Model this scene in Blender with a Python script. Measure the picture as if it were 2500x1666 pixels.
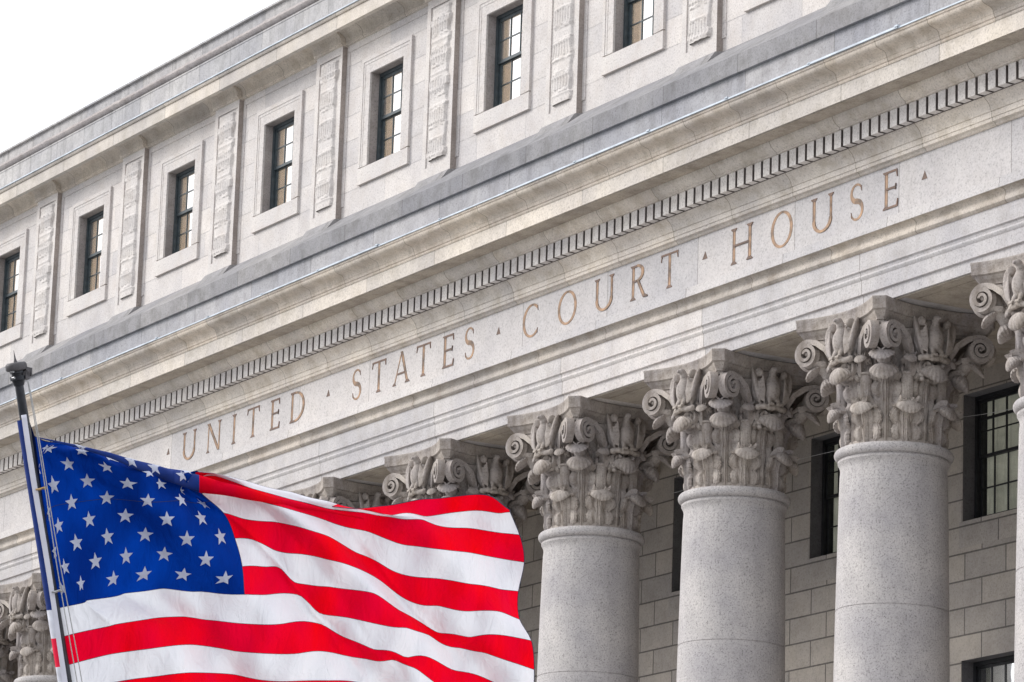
import bpy, bmesh, math, random, zlib, base64
import numpy as np
from mathutils import Vector, Matrix
for o in list(bpy.data.objects): bpy.data.objects.remove(o, do_unlink=True)
random.seed(7)
R = math.radians
SC = bpy.context.scene
COL = SC.collection

# ------------------------------------------------------------------ camera
YAW, PITCH, ROLL = -1.04157019, 0.23507442, 0.03378162
fwd = Vector((math.sin(YAW)*math.cos(PITCH), math.cos(YAW)*math.cos(PITCH), math.sin(PITCH)))
r0 = fwd.cross(Vector((0, 0, 1))).normalized(); u0 = r0.cross(fwd)
rt = r0*math.cos(ROLL) + u0*math.sin(ROLL); up = -r0*math.sin(ROLL) + u0*math.cos(ROLL)
cam_data = bpy.data.cameras.new('camera'); cam = bpy.data.objects.new('camera', cam_data); COL.objects.link(cam)
cam.matrix_world = Matrix(((rt.x, up.x, -fwd.x, 0), (rt.y, up.y, -fwd.y, 0), (rt.z, up.z, -fwd.z, 0), (0, 0, 0, 1)))
cam_data.sensor_width = 36; cam_data.lens = 144; cam_data.clip_start = 0.5; cam_data.clip_end = 2000
SC.camera = cam

# ------------------------------------------------------------------ sky, sun, exposure (bright overcast)
SUN_EL, SUN_AZ = 33, 226      # degrees; azimuth of the sun measured clockwise from +Y
sd = Vector((math.sin(R(SUN_AZ))*math.cos(R(SUN_EL)), math.cos(R(SUN_AZ))*math.cos(R(SUN_EL)), math.sin(R(SUN_EL))))
w = bpy.data.worlds.new('World'); SC.world = w; w.use_nodes = True
nt = w.node_tree; bg = nt.nodes['Background']
sky = nt.nodes.new('ShaderNodeTexSky'); sky.sky_type = 'NISHITA'; sky.sun_disc = False
sky.sun_elevation = R(SUN_EL); sky.sun_rotation = R(SUN_AZ); sky.air_density = 1.0; sky.dust_density = 3.0
hs = nt.nodes.new('ShaderNodeHueSaturation'); hs.inputs['Saturation'].default_value = 0.25
mx = nt.nodes.new('ShaderNodeMix'); mx.data_type = 'RGBA'; mx.inputs[0].default_value = 0.8
mx.inputs[7].default_value = (11.6, 11.9, 12.6, 1)      # even white cloud layer
nt.links.new(sky.outputs[0], hs.inputs['Color']); nt.links.new(hs.outputs[0], mx.inputs[6])
nt.links.new(mx.outputs[2], bg.inputs['Color']); bg.inputs['Strength'].default_value = 0.085
sl = bpy.data.lights.new('sun', 'SUN'); sl.energy = 1.5; sl.angle = R(24); sl.color = (1.0, 0.965, 0.92)
so = bpy.data.objects.new('sun', sl); COL.objects.link(so)
so.rotation_euler = sd.to_track_quat('Z', 'Y').to_euler()
SC.view_settings.view_transform = 'Standard'; SC.view_settings.look = 'None'; SC.view_settings.gamma = 1
SC.view_settings.exposure = 0.74
SC.render.engine = 'CYCLES'

# ------------------------------------------------------------------ materials
def new_mat(name, rough=0.85):
    m = bpy.data.materials.new(name); m.use_nodes = True
    b = m.node_tree.nodes['Principled BSDF']; b.inputs['Roughness'].default_value = rough
    return m, m.node_tree, b
def N(t, kind, **kw):
    n = t.nodes.new(kind)
    for k, v in kw.items(): setattr(n, k, v)
    return n
def ramp(t, stops):
    n = t.nodes.new('ShaderNodeValToRGB'); cr = n.color_ramp
    while len(cr.elements) < len(stops): cr.elements.new(0.5)
    for e, (p, c) in zip(cr.elements, stops): e.position = p; e.color = c if len(c) == 4 else (*c, 1)
    return n
def mixc(t, a, b, fac, blend='MIX'):
    n = t.nodes.new('ShaderNodeMix'); n.data_type = 'RGBA'; n.blend_type = blend
    for sock, v in ((0, fac), (6, a), (7, b)):
        if hasattr(v, 'links'): t.links.new(v, n.inputs[sock])
        else: n.inputs[sock].default_value = v if not isinstance(v, tuple) else ((*v, 1) if len(v) == 3 else v)
    return n.outputs[2]
def math_n(t, op, a, b=None, c=None):
    n = t.nodes.new('ShaderNodeMath'); n.operation = op
    for i, v in enumerate((a, b, c)):
        if v is None: continue
        if hasattr(v, 'links'): t.links.new(v, n.inputs[i])
        else: n.inputs[i].default_value = v
    return n.outputs[0]

def stone(name, base, dirt=(0.20, 0.155, 0.115), dirt_amt=0.35, speck=0.8, joint=None, joint_off=0.0, streak=0.25, bump=0.35, brick=None, tint=0.12, scale=1.0, ao_dirt=0.0):
    """Speckled granite with blotches, rain streaks and (optionally) block joints."""
    m, t, b = new_mat(name, 0.88)
    L = t.links
    tc = N(t, 'ShaderNodeTexCoord'); P = tc.outputs['Object']
    sp = N(t, 'ShaderNodeSeparateXYZ'); L.new(P, sp.inputs[0])
    col = (*base, 1)
    # grains of the granite
    n1 = N(t, 'ShaderNodeTexNoise'); n1.inputs['Scale'].default_value = 26*scale; n1.inputs['Detail'].default_value = 3.0; n1.inputs['Roughness'].default_value = 0.75
    L.new(P, n1.inputs['Vector'])
    g = ramp(t, [(0.30, (1-0.55*speck,)*3), (0.47, (1-0.07*speck,)*3), (0.60, (1.0,)*3), (0.75, (1+0.16*speck,)*3)]); L.new(n1.outputs[0], g.inputs[0])
    c = mixc(t, col, g.outputs[0], 1.0, 'MULTIPLY')
    tint = tint*1.5; dirt_amt = min(0.85, dirt_amt*1.35)
    # broad colour drift between blocks
    n2 = N(t, 'ShaderNodeTexNoise'); n2.inputs['Scale'].default_value = 0.9; n2.inputs['Detail'].default_value = 5.0
    L.new(P, n2.inputs['Vector'])
    g2 = ramp(t, [(0.3, (1-tint, 1-tint, 1-tint*0.8)), (0.7, (1+tint*0.4, 1+tint*0.35, 1+tint*0.3))]); L.new(n2.outputs[0], g2.inputs[0])
    c = mixc(t, c, g2.outputs[0], 1.0, 'MULTIPLY')
    # grime patches
    n3 = N(t, 'ShaderNodeTexNoise'); n3.inputs['Scale'].default_value = 2.3; n3.inputs['Detail'].default_value = 8.0; n3.inputs['Roughness'].default_value = 0.7
    L.new(P, n3.inputs['Vector'])
    g3 = ramp(t, [(0.46, (0, 0, 0)), (0.74, (1, 1, 1))]); L.new(n3.outputs[0], g3.inputs[0])
    c = mixc(t, c, dirt, math_n(t, 'MULTIPLY', g3.outputs[0], dirt_amt))
    # vertical run-off streaks
    if streak:
        mp = N(t, 'ShaderNodeMapping'); mp.inputs['Scale'].default_value = (3.2, 3.2, 0.22); L.new(P, mp.inputs[0])
        n4 = N(t, 'ShaderNodeTexNoise'); n4.inputs['Scale'].default_value = 1.6; n4.inputs['Detail'].default_value = 6.0; L.new(mp.outputs[0], n4.inputs['Vector'])
        g4 = ramp(t, [(0.52, (0, 0, 0)), (0.78, (1, 1, 1))]); L.new(n4.outputs[0], g4.inputs[0])
        c = mixc(t, c, tuple(x*0.72 for x in dirt), math_n(t, 'MULTIPLY', g4.outputs[0], streak))
    bumps = n1.outputs[0]
    if joint:
        fx = math_n(t, 'FRACT', math_n(t, 'DIVIDE', math_n(t, 'ADD', sp.outputs[0], 400+joint_off), joint))
        d = math_n(t, 'MULTIPLY', math_n(t, 'ABSOLUTE', math_n(t, 'SUBTRACT', fx, 0.5)), joint)
        j = math_n(t, 'LESS_THAN', d, 0.011)
        c = mixc(t, c, tuple(x*0.5 for x in dirt), math_n(t, 'MULTIPLY', j, 0.62))
        # each block slightly its own tone
        fl = math_n(t, 'FLOOR', math_n(t, 'DIVIDE', math_n(t, 'ADD', sp.outputs[0], 400+joint_off+joint*0.5), joint))
        wn = N(t, 'ShaderNodeTexWhiteNoise', noise_dimensions='1D'); L.new(fl, wn.inputs['W'])
        tone = ramp(t, [(0, (0.83, 0.835, 0.85)), (1, (1.08, 1.06, 1.03))]); L.new(wn.outputs[0], tone.inputs[0])
        c = mixc(t, c, tone.outputs[0], 1.0, 'MULTIPLY')
    bp = N(t, 'ShaderNodeBump'); bp.inputs['Strength'].default_value = bump; bp.inputs['Distance'].default_value = 0.02
    L.new(bumps, bp.inputs['Height']); nrm = bp.outputs[0]
    if brick:
        bw, bh, zoff, mort, dark = brick
        cb = N(t, 'ShaderNodeCombineXYZ'); L.new(sp.outputs[0], cb.inputs[0]); L.new(math_n(t, 'SUBTRACT', sp.outputs[2], zoff), cb.inputs[1])
        br = N(t, 'ShaderNodeTexBrick'); br.offset = 0.42; br.squash = 1.0
        L.new(cb.outputs[0], br.inputs['Vector'])
        br.inputs['Scale'].default_value = 1.0; br.inputs['Brick Width'].default_value = bw; br.inputs['Row Height'].default_value = bh
        br.inputs['Mortar Size'].default_value = mort; br.inputs['Mortar Smooth'].default_value = 0.05; br.inputs['Bias'].default_value = 0
        br.inputs['Color1'].default_value = (0.86, 0.86, 0.87, 1); br.inputs['Color2'].default_value = (1.07, 1.05, 1.02, 1); br.inputs['Mortar'].default_value = (dark, dark, dark, 1)
        c = mixc(t, c, br.outputs['Color'], 1.0, 'MULTIPLY')
        b2 = N(t, 'ShaderNodeBump'); b2.invert = True; b2.inputs['Strength'].default_value = 0.8; b2.inputs['Distance'].default_value = 0.03
        L.new(br.outputs['Fac'], b2.inputs['Height']); L.new(nrm, b2.inputs['Normal']); nrm = b2.outputs[0]
    L.new(c, b.inputs['Base Color']); L.new(nrm, b.inputs['Normal'])
    return m

M = {}
M['arch'] = stone('granite_architrave', (0.60, 0.575, 0.56), dirt=(0.26, 0.22, 0.18), dirt_amt=0.25, joint=5.36, joint_off=1.1, streak=0.08)
M['arch_mould'] = stone('granite_stained_moulding', (0.55, 0.50, 0.44), dirt=(0.23, 0.185, 0.14), dirt_amt=0.55, joint=2.68, joint_off=0.6, streak=0.1)
M['frieze'] = stone('granite_frieze', (0.60, 0.575, 0.565), dirt=(0.32, 0.29, 0.26), dirt_amt=0.15, joint=3.4, joint_off=-2.05, streak=0.05, tint=0.07)
M['bed'] = stone('granite_bed_moulding', (0.67, 0.62, 0.555), dirt=(0.33, 0.275, 0.20), dirt_amt=0.5, joint=2.1, streak=0.1)
M['dentil'] = stone('granite_dentil', (0.66, 0.63, 0.60), dirt=(0.30, 0.25, 0.2), dirt_amt=0.3, streak=0.2)
M['corona'] = stone('granite_corona', (0.66, 0.61, 0.545), dirt=(0.30, 0.26, 0.20), dirt_amt=0.35, joint=3.05, streak=0.12)
M['cyma'] = stone('granite_cornice_gutter', (0.62, 0.56, 0.485), dirt=(0.31, 0.255, 0.19), dirt_amt=0.55, joint=1.6, streak=0.35)
M['grey'] = stone('granite_weathered_grey', (0.42, 0.415, 0.425), dirt=(0.20, 0.19, 0.19), dirt_amt=0.5, joint=3.0, joint_off=1.2, streak=0.3)
M['grey2'] = stone('granite_dark_weathered_band', (0.30, 0.295, 0.30), dirt=(0.13, 0.125, 0.12), dirt_amt=0.6, joint=2.68, joint_off=0.2, streak=0.25)
M['attic'] = stone('granite_attic_ashlar', (0.645, 0.615, 0.595), dirt=(0.42, 0.37, 0.33), dirt_amt=0.3, streak=0.06, brick=(2.1, 0.622, 25.52, 0.009, 0.80), tint=0.08)
M['pil'] = stone('granite_pilaster', (0.63, 0.595, 0.565), dirt=(0.42, 0.36, 0.31), dirt_amt=0.35, streak=0.05, tint=0.08)
M['dark_flank'] = stone('granite_dark_flank', (0.36, 0.315, 0.285), dirt=(0.2, 0.165, 0.14), dirt_amt=0.6, streak=0.3)
M['cove'] = stone('granite_cove', (0.66, 0.605, 0.53), dirt=(0.30, 0.24, 0.17), dirt_amt=0.45, joint=2.0, streak=0.2)
M['parapet'] = stone('granite_parapet', (0.50, 0.49, 0.485), dirt=(0.24, 0.235, 0.23), dirt_amt=0.5, joint=1.72, streak=0.6)
M['torus'] = stone('granite_wreath', (0.40, 0.365, 0.35), dirt=(0.2, 0.17, 0.155), dirt_amt=0.6, streak=0.1)
M['shaft'] = stone('granite_column_shaft', (0.50, 0.475, 0.46), dirt=(0.25, 0.235, 0.235), dirt_amt=0.28, speck=1.2, streak=0.22, scale=1.2, tint=0.14)
M['capital'] = stone('carved_stone_capital', (0.47, 0.425, 0.38), dirt=(0.17, 0.135, 0.105), dirt_amt=0.8, speck=0.85, streak=0.55, bump=0.7, tint=0.26)
M['wall'] = stone('granite_back_wall', (0.46, 0.425, 0.385), dirt=(0.28, 0.25, 0.215), dirt_amt=0.4, speck=0.6, streak=0.1, brick=(1.34, 0.5525, 13.588, 0.017, 0.38), tint=0.10)
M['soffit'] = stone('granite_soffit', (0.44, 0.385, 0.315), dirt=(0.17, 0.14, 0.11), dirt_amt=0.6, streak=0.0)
M['jamb'] = stone('granite_jamb', (0.37, 0.335, 0.315), dirt=(0.16, 0.14, 0.13), dirt_amt=0.5, streak=0.1, speck=0.8)
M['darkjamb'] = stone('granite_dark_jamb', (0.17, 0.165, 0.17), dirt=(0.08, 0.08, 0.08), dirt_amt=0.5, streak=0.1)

def plain(name, col, rough=0.5, metal=0.0, var=0.12, nscale=8):
    m, t, b = new_mat(name, rough); b.inputs['Metallic'].default_value = metal
    tc = N(t, 'ShaderNodeTexCoord'); n = N(t, 'ShaderNodeTexNoise'); n.inputs['Scale'].default_value = nscale; n.inputs['Detail'].default_value = 5
    t.links.new(tc.outputs['Object'], n.inputs['Vector'])
    r_ = ramp(t, [(0.3, tuple(c*(1-var) for c in col)), (0.7, tuple(min(1, c*(1+var)) for c in col))]); t.links.new(n.outputs[0], r_.inputs[0])
    t.links.new(r_.outputs[0], b.inputs['Base Color'])
    return m
M['bronze'] = plain('green_painted_bronze_frame', (0.045, 0.06, 0.068), 0.45, 0.2, 0.3)
M['darkframe'] = plain('dark_metal_frame', (0.02, 0.021, 0.024), 0.5, 0.2, 0.3)
M['lead'] = plain('lead_flashing', (0.43, 0.48, 0.54), 0.55, 0.1, 0.2, 3)
M['gilt'] = plain('worn_gilt_letter', (0.215, 0.125, 0.065), 0.5, 0.15, 0.75, 4.5)
M['gilt2'] = plain('dark_brown_letter', (0.12, 0.068, 0.045), 0.6, 0.1, 0.5, 4)
M['gap_shade'] = plain('painted_gap_shade', (0.13, 0.112, 0.105), 0.95, 0, 0.4, 9)  # shade of the dentil gaps, put into the colour
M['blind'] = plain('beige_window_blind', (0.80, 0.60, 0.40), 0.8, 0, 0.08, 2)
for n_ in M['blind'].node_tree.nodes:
    if n_.type == 'BSDF_PRINCIPLED': n_.inputs['Emission Color'].default_value = (1.0, 0.76, 0.54, 1); n_.inputs['Emission Strength'].default_value = 0.42   # added glow, stands in for sky light on the blinds
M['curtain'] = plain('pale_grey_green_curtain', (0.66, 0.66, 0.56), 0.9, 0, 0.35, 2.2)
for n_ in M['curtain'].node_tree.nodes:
    if n_.type == 'BSDF_PRINCIPLED': n_.inputs['Emission Color'].default_value = (0.80, 0.78, 0.66, 1); n_.inputs['Emission Strength'].default_value = 0.08   # faint glow added to brighten the curtains
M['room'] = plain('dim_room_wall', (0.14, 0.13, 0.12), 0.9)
M['ground'] = plain('asphalt_ground', (0.16, 0.16, 0.155), 0.9, 0, 0.15, 0.6)
M['plaza'] = plain('granite_plaza', (0.46, 0.45, 0.43), 0.85, 0, 0.12, 0.8)
M['pole'] = plain('black_painted_pole', (0.018, 0.02, 0.026), 0.4, 0.3, 0.5, 18)
M['cap'] = plain('weathered_dark_metal_cap', (0.075, 0.07, 0.075), 0.6, 0.3, 0.35, 12)
M['steel'] = plain('scuffed_steel', (0.35, 0.35, 0.36), 0.4, 0.8, 0.3, 20)
M['brass'] = plain('brass_clip', (0.45, 0.30, 0.14), 0.4, 0.8, 0.2, 20)
M['rope'] = plain('grey_white_rope', (0.36, 0.36, 0.36), 0.9, 0, 0.2, 60)
M['heading'] = plain('white_canvas_heading', (0.62, 0.62, 0.70), 0.8, 0, 0.06, 6)
M['wire'] = plain('thin_pale_wire', (0.45, 0.45, 0.45), 0.6)

def glass(name, refl, tint, rough=0.015):
    m, t, b = new_mat(name)
    for n in list(t.nodes):
        if n.type != 'OUTPUT_MATERIAL': t.nodes.remove(n)
    out = [n for n in t.nodes][0]
    gl = N(t, 'ShaderNodeBsdfGlossy'); gl.inputs['Roughness'].default_value = rough; gl.inputs['Color'].default_value = (*tint, 1)
    tr = N(t, 'ShaderNodeBsdfTransparent'); tr.inputs['Color'].default_value = (0.92, 0.93, 0.92, 1)
    tc = N(t, 'ShaderNodeTexCoord'); n = N(t, 'ShaderNodeTexNoise'); n.inputs['Scale'].default_value = 1.4; t.links.new(tc.outputs['Object'], n.inputs['Vector'])
    bp = N(t, 'ShaderNodeBump'); bp.inputs['Strength'].default_value = 0.015; bp.inputs['Distance'].default_value = 0.1
    t.links.new(n.outputs[0], bp.inputs['Height']); t.links.new(bp.outputs[0], gl.inputs['Normal'])
    mx = N(t, 'ShaderNodeMixShader'); mx.inputs[0].default_value = refl; t.links.new(tr.outputs[0], mx.inputs[1]); t.links.new(gl.outputs[0], mx.inputs[2])
    t.links.new(mx.outputs[0], out.inputs[0])
    return m
M['glass'] = glass('reflective_window_glass', 0.55, (0.96, 0.98, 1.0))
M['glass_dark'] = glass('dim_window_glass', 0.10, (0.8, 0.85, 0.9))

def cloth(name, col, col2, sheen=0.0):
    m, t, b = new_mat(name, 0.9); b.inputs['Specular IOR Level'].default_value = 0.08
    tc = N(t, 'ShaderNodeTexCoord')
    mp = N(t, 'ShaderNodeMapping'); mp.inputs['Scale'].default_value = (1.0, 1.0, 0.45); mp.inputs['Rotation'].default_value = (0.5, 0.7, 0.4); t.links.new(tc.outputs['Object'], mp.inputs[0])
    n = N(t, 'ShaderNodeTexNoise'); n.inputs['Scale'].default_value = 2.2; n.inputs['Detail'].default_value = 4; t.links.new(mp.outputs[0], n.inputs['Vector'])
    rr = ramp(t, [(0.35, col), (0.68, col2)]); t.links.new(n.outputs[0], rr.inputs[0])
    n2 = N(t, 'ShaderNodeTexNoise'); n2.inputs['Scale'].default_value = 7; n2.inputs['Detail'].default_value = 5; n2.inputs['Distortion'].default_value = 1.6; t.links.new(mp.outputs[0], n2.inputs['Vector'])
    bp = N(t, 'ShaderNodeBump'); bp.inputs['Strength'].default_value = 0.6; bp.inputs['Distance'].default_value = 0.04; t.links.new(n2.outputs[0], bp.inputs['Height'])
    t.links.new(rr.outputs[0], b.inputs['Base Color']); t.links.new(bp.outputs[0], b.inputs['Normal'])
    tr = N(t, 'ShaderNodeBsdfTranslucent'); t.links.new(rr.outputs[0], tr.inputs['Color']); t.links.new(bp.outputs[0], tr.inputs['Normal'])
    mx = N(t, 'ShaderNodeMixShader'); mx.inputs[0].default_value = 0.30
    out = [q for q in t.nodes if q.type == 'OUTPUT_MATERIAL'][0]
    t.links.new(b.outputs[0], mx.inputs[1]); t.links.new(tr.outputs[0], mx.inputs[2]); t.links.new(mx.outputs[0], out.inputs[0])
    return m
M['red'] = cloth('red_nylon', (0.74, 0.0, 0.028), (0.84, 0.0, 0.006))
M['white'] = cloth('white_nylon', (0.72, 0.73, 0.78), (0.76, 0.765, 0.80))
M['blue'] = cloth('blue_nylon', (0.0, 0.018, 0.17), (0.0, 0.040, 0.33))
M['star'] = cloth('white_star_cloth', (0.62, 0.65, 0.78), (0.66, 0.68, 0.80))
for k_, c_ in (('red', (0.72, 0.0, 0.04)), ('white', (0.62, 0.63, 0.70)), ('blue', (0.0, 0.02, 0.16))): M[k_+'_wrap'] = plain(k_+'_nylon_wrapped_shaded', c_, 0.9, 0, 0.2, 9)  # opaque copies of the flag cloth, shade put into their darker colours
M['seam'] = plain('dark_seam_thread', (0.02, 0.02, 0.06), 0.8)

# ------------------------------------------------------------------ helpers
def link(name, me, mat=None, parent=None, smooth=False, loc=None):
    o = bpy.data.objects.new(name, me); COL.objects.link(o)
    if mat is not None:
        for mm in (mat if isinstance(mat, (list, tuple)) else [mat]): me.materials.append(mm)
    if parent: o.parent = parent
    if loc: o.location = loc
    if smooth:
        for p in me.polygons: p.use_smooth = True
    return o
def mesh(verts, faces, name='m'):
    me = bpy.data.meshes.new(name); me.from_pydata([tuple(v) for v in verts], [], faces); me.update(); return me
def empty(name, loc, label, cat, group=None):
    o = bpy.data.objects.new(name, None); COL.objects.link(o); o.location = loc; o.empty_display_size = 0.3
    o['label'] = label; o['category'] = cat
    if group: o['group'] = group
    return o
class MB:
    """collects geometry for ONE mesh"""
    def __init__(s): s.v = []; s.f = []; s.mi = []
    def add(s, verts, faces, mi=0):
        n = len(s.v); s.v += [tuple(v) for v in verts]; s.f += [tuple(i+n for i in f) for f in faces]; s.mi += [mi]*len(faces)
    def box(s, x0, x1, y0, y1, z0, z1, mi=0):
        v = [(x0,y0,z0),(x1,y0,z0),(x1,y1,z0),(x0,y1,z0),(x0,y0,z1),(x1,y0,z1),(x1,y1,z1),(x0,y1,z1)]
        s.add(v, [(0,3,2,1),(4,5,6,7),(0,1,5,4),(1,2,6,5),(2,3,7,6),(3,0,4,7)], mi)
    def extrude_x(s, prof, x0, x1, closed=True, caps=True, mi=0, seg=1):
        n = len(prof); v = []; f = []
        xs = [x0 + (x1-x0)*i/seg for i in range(seg+1)]
        for x in xs: v += [(x, y, z) for y, z in prof]
        m = n if closed else n-1
        for k in range(seg):
            for i in range(m):
                j = (i+1) % n; f.append((k*n+i, k*n+j, (k+1)*n+j, (k+1)*n+i))
        if caps and closed: f.append(tuple(range(n-1, -1, -1))); f.append(tuple(range(seg*n, seg*n+n)))
        s.add(v, f, mi)
    def grid(s, fn, nu, nv, closeu=False, mi=0):
        v = [fn(i/nu, j/nv) for i in range(nu + (0 if closeu else 1)) for j in range(nv+1)]
        f = []; U = nu if closeu else nu
        for i in range(U):
            a = i; b = (i+1) % nu if closeu else i+1
            for j in range(nv): f.append((a*(nv+1)+j, b*(nv+1)+j, b*(nv+1)+j+1, a*(nv+1)+j+1))
        s.add(v, f, mi)
    def ellipsoid(s, c, rad, rot=None, nu=14, nv=9, mi=0):
        def fn(u, v):
            a = u*2*math.pi; b = (v-0.5)*math.pi*0.999
            p = Vector((rad[0]*math.cos(a)*math.cos(b), rad[1]*math.sin(a)*math.cos(b), rad[2]*math.sin(b)))
            if rot: p = rot @ p
            return p + Vector(c)
        s.grid(fn, nu, nv, True, mi)
    def tube(s, pts, rad, n=8, mi=0, sx=1.0, sy=1.0, cap=True):
        pts = [Vector(p) for p in pts]; rings = []
        prev = None
        for i, p in enumerate(pts):
            t = (pts[min(i+1, len(pts)-1)] - pts[max(i-1, 0)]).normalized()
            if prev is None:
                a = t.cross(Vector((0, 0, 1)));
                if a.length < 0.05: a = t.cross(Vector((0, 1, 0)))
                a.normalize()
            else:
                a = (prev - t*prev.dot(t)).normalized()
            prev = a; b = t.cross(a); r_ = rad[i] if isinstance(rad, (list, tuple)) else rad
            rings.append([p + (a*math.cos(q)*sx + b*math.sin(q)*sy)*r_ for q in [2*math.pi*k/n for k in range(n)]])
        v = [x for rr in rings for x in rr]; f = []
        for i in range(len(rings)-1):
            for k in range(n): f.append((i*n+k, i*n+(k+1) % n, (i+1)*n+(k+1) % n, (i+1)*n+k))
        if cap: f.append(tuple(range(n-1, -1, -1))); f.append(tuple(range((len(rings)-1)*n, len(rings)*n)))
        s.add(v, f, mi)
    def lathe(s, prof, n=64, c=(0, 0), mi=0, cap=True):
        v = []; f = []; m = len(prof)
        for i in range(n):
            a = 2*math.pi*i/n
            v += [(c[0]+r_*math.cos(a), c[1]+r_*math.sin(a), z) for r_, z in prof]
        for i in range(n):
            j = (i+1) % n
            for k in range(m-1): f.append((i*m+k, j*m+k, j*m+k+1, i*m+k+1))
        if cap: f.append(tuple(i*m for i in range(n-1, -1, -1))); f.append(tuple(i*m+m-1 for i in range(n)))
        s.add(v, f, mi)
    def me(s, name='m', fix=True):
        me = mesh(s.v, s.f, name)
        for p, mi in zip(me.polygons, s.mi): p.material_index = mi
        if fix:
            bm = bmesh.new(); bm.from_mesh(me); bmesh.ops.recalc_face_normals(bm, faces=bm.faces); bm.to_mesh(me); bm.free()
        return me
    def build(s, name, mat, parent=None, smooth=False, loc=None, fix=True):
        return link(name, s.me(name, fix), mat, parent, smooth, loc)
def autosmooth(me, ang=35):
    for p in me.polygons: p.use_smooth = True
    bm = bmesh.new(); bm.from_mesh(me)
    for e in bm.edges:
        if len(e.link_faces) == 2 and e.calc_face_angle(0) > R(ang): e.smooth = False
    bm.to_mesh(me); bm.free()
def bake_mods(o):
    dg = bpy.context.evaluated_depsgraph_get(); me = bpy.data.meshes.new_from_object(o.evaluated_get(dg)); o.modifiers.clear(); o.data = me; return me
def arc(cy, cz, ry, rz, a0, a1, n=6):
    return [(cy+ry*math.cos(R(a0+(a1-a0)*i/n)), cz+rz*math.sin(R(a0+(a1-a0)*i/n))) for i in range(n+1)]
def ctree(o, parent=None):
    c = o.copy(); COL.objects.link(c); c.parent = parent
    for ch in o.children: ctree(ch, c)
    return c

# ================================================================== COURTHOUSE
Y0 = 43.098; YC = Y0 + 1.0; PIT = 5.36; XA, XB = -116.0, -45.5; GZ = -1.7
def XC(k): return -61.1 - PIT*(3-k)
KS = list(range(-6, 6))
def Q(q, z): return (Y0-q, z*(Y0-q)/Y0)         # profile point: projection q from the architrave face, sight-line height z
def QZ(q, z): return (Y0-q, z)
house = empty('courthouse', (0, 0, 0), 'pale granite courthouse with a colonnade, carved inscription and attic storey behind the waving flag', 'building')

def run(name, prof, mat, back=None, x0=XA, x1=XB, smooth=True):
    """a moulding run along the facade: profile (y,z), closed at the back"""
    p = list(prof)
    if back is not None: p = [(back, p[0][1])] + p + [(back, p[-1][1])]
    b = MB(); b.extrude_x(p, x0, x1)
    me = b.me(name); o = link(name, me, mat, house)
    if smooth: autosmooth(me, 32)
    return o

# architrave: three fasciae and a crown
P = [QZ(0, 18.64), Q(0, 18.86), Q(0.035, 18.885), Q(0.05, 18.90), Q(0.05, 19.16)]
P += [Q(0.075, 19.20), Q(0.085, 19.24), Q(0.065, 19.27), Q(0.075, 19.32), Q(0.11, 19.36), Q(0.11, 19.38)]
P += [Q(0.10, 19.385), Q(0.10, 19.70)]
run('architrave', P, M['arch'], back=Y0+2.0)
P = [Q(0.105, 19.703), Q(0.135, 19.73), Q(0.165, 19.78), Q(0.17, 19.83), Q(0.15, 19.87), Q(0.145, 19.90), Q(0.155, 19.95), Q(0.19, 20.00), Q(0.24, 20.03), Q(0.27, 20.045)]
run('architrave_crown', P, M['arch_mould'], back=Y0+1.9)
P = [Q(0.275, 20.05), Q(0.275, 20.12), Q(0.262, 20.125), Q(0.262, 20.235), Q(0.03, 20.20)]
run('taenia', P, M['frieze'], back=Y0+1.9)
P = [QZ(0.0, 20.10), Q(0.0, 21.205)]
b = MB(); zf0, zf1 = 20.10, Q(0, 21.21)[1]; b.box(XA, XB, Y0, Y0+1.85, zf0, zf1); b.build('frieze', M['frieze'], house)
P = [Q(0.012, 21.212), Q(0.03, 21.22), Q(0.05, 21.245), Q(0.06, 21.28), Q(0.09, 21.31), Q(0.115, 21.325), Q(0.125, 21.33), Q(0.125, 21.405), Q(0.14, 21.41), Q(0.14, 21.525),
     Q(0.155, 21.53), Q(0.165, 21.56), Q(0.18, 21.62), Q(0.21, 21.69), Q(0.255, 21.76), Q(0.30, 21.82), Q(0.33, 21.88), Q(0.335, 21.93), Q(0.335, 22.33)]
run('bed_moulding', P, M['bed'], back=Y0+1.85)
# dentils: 18 to the bay
b = MB(); pd = PIT/18; y1 = Y0-0.32; y0 = Y0-0.495; zb = Q(0.495, 21.95)[1]; zt = Q(0.495, 22.285)[1]
x = XC(-6)-PIT
while x < XB-pd:
    if x > XA: b.box(x+0.038, x+pd-0.038, y0, y1, zb, zt)
    x += pd
b.box(XA, XB, Y0-0.345, Y0-0.2, zb-0.006, zt-0.002, 1)  # dark backing that paints the shade between the dentils
me = b.me('dentil_course'); link('dentil_course', me, [M['dentil'], M['gap_shade']], house)
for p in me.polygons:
    if abs(p.normal.x) > 0.9: p.material_index = 1  # faces towards the gaps get the painted shade too
# fillet + ovolo carrying the soffit, corona
zs = 22.64*(Y0-0.72)/Y0
P = [QZ(0.53, zt+0.003), QZ(0.53, zt+0.045), QZ(0.545, zt+0.05), QZ(0.60, zt+0.085), QZ(0.655, zt+0.14), QZ(0.69, zt+0.20), QZ(0.70, zs-0.002)]
run('ovolo', P, M['bed'], back=Y0+0.5)
b = MB(); zc1 = Q(1.15, 23.20)[1]
P = [(Y0+0.5, zs), (Y0-1.08, zs), (Y0-1.085, zs+0.02), (Y0-1.15, zs+0.02-0.03), (Y0-1.15, zc1), (Y0+0.5, zc1)]
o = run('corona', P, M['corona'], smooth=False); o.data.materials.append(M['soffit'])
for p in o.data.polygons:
    if p.normal.z < -0.8: p.material_index = 1
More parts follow.
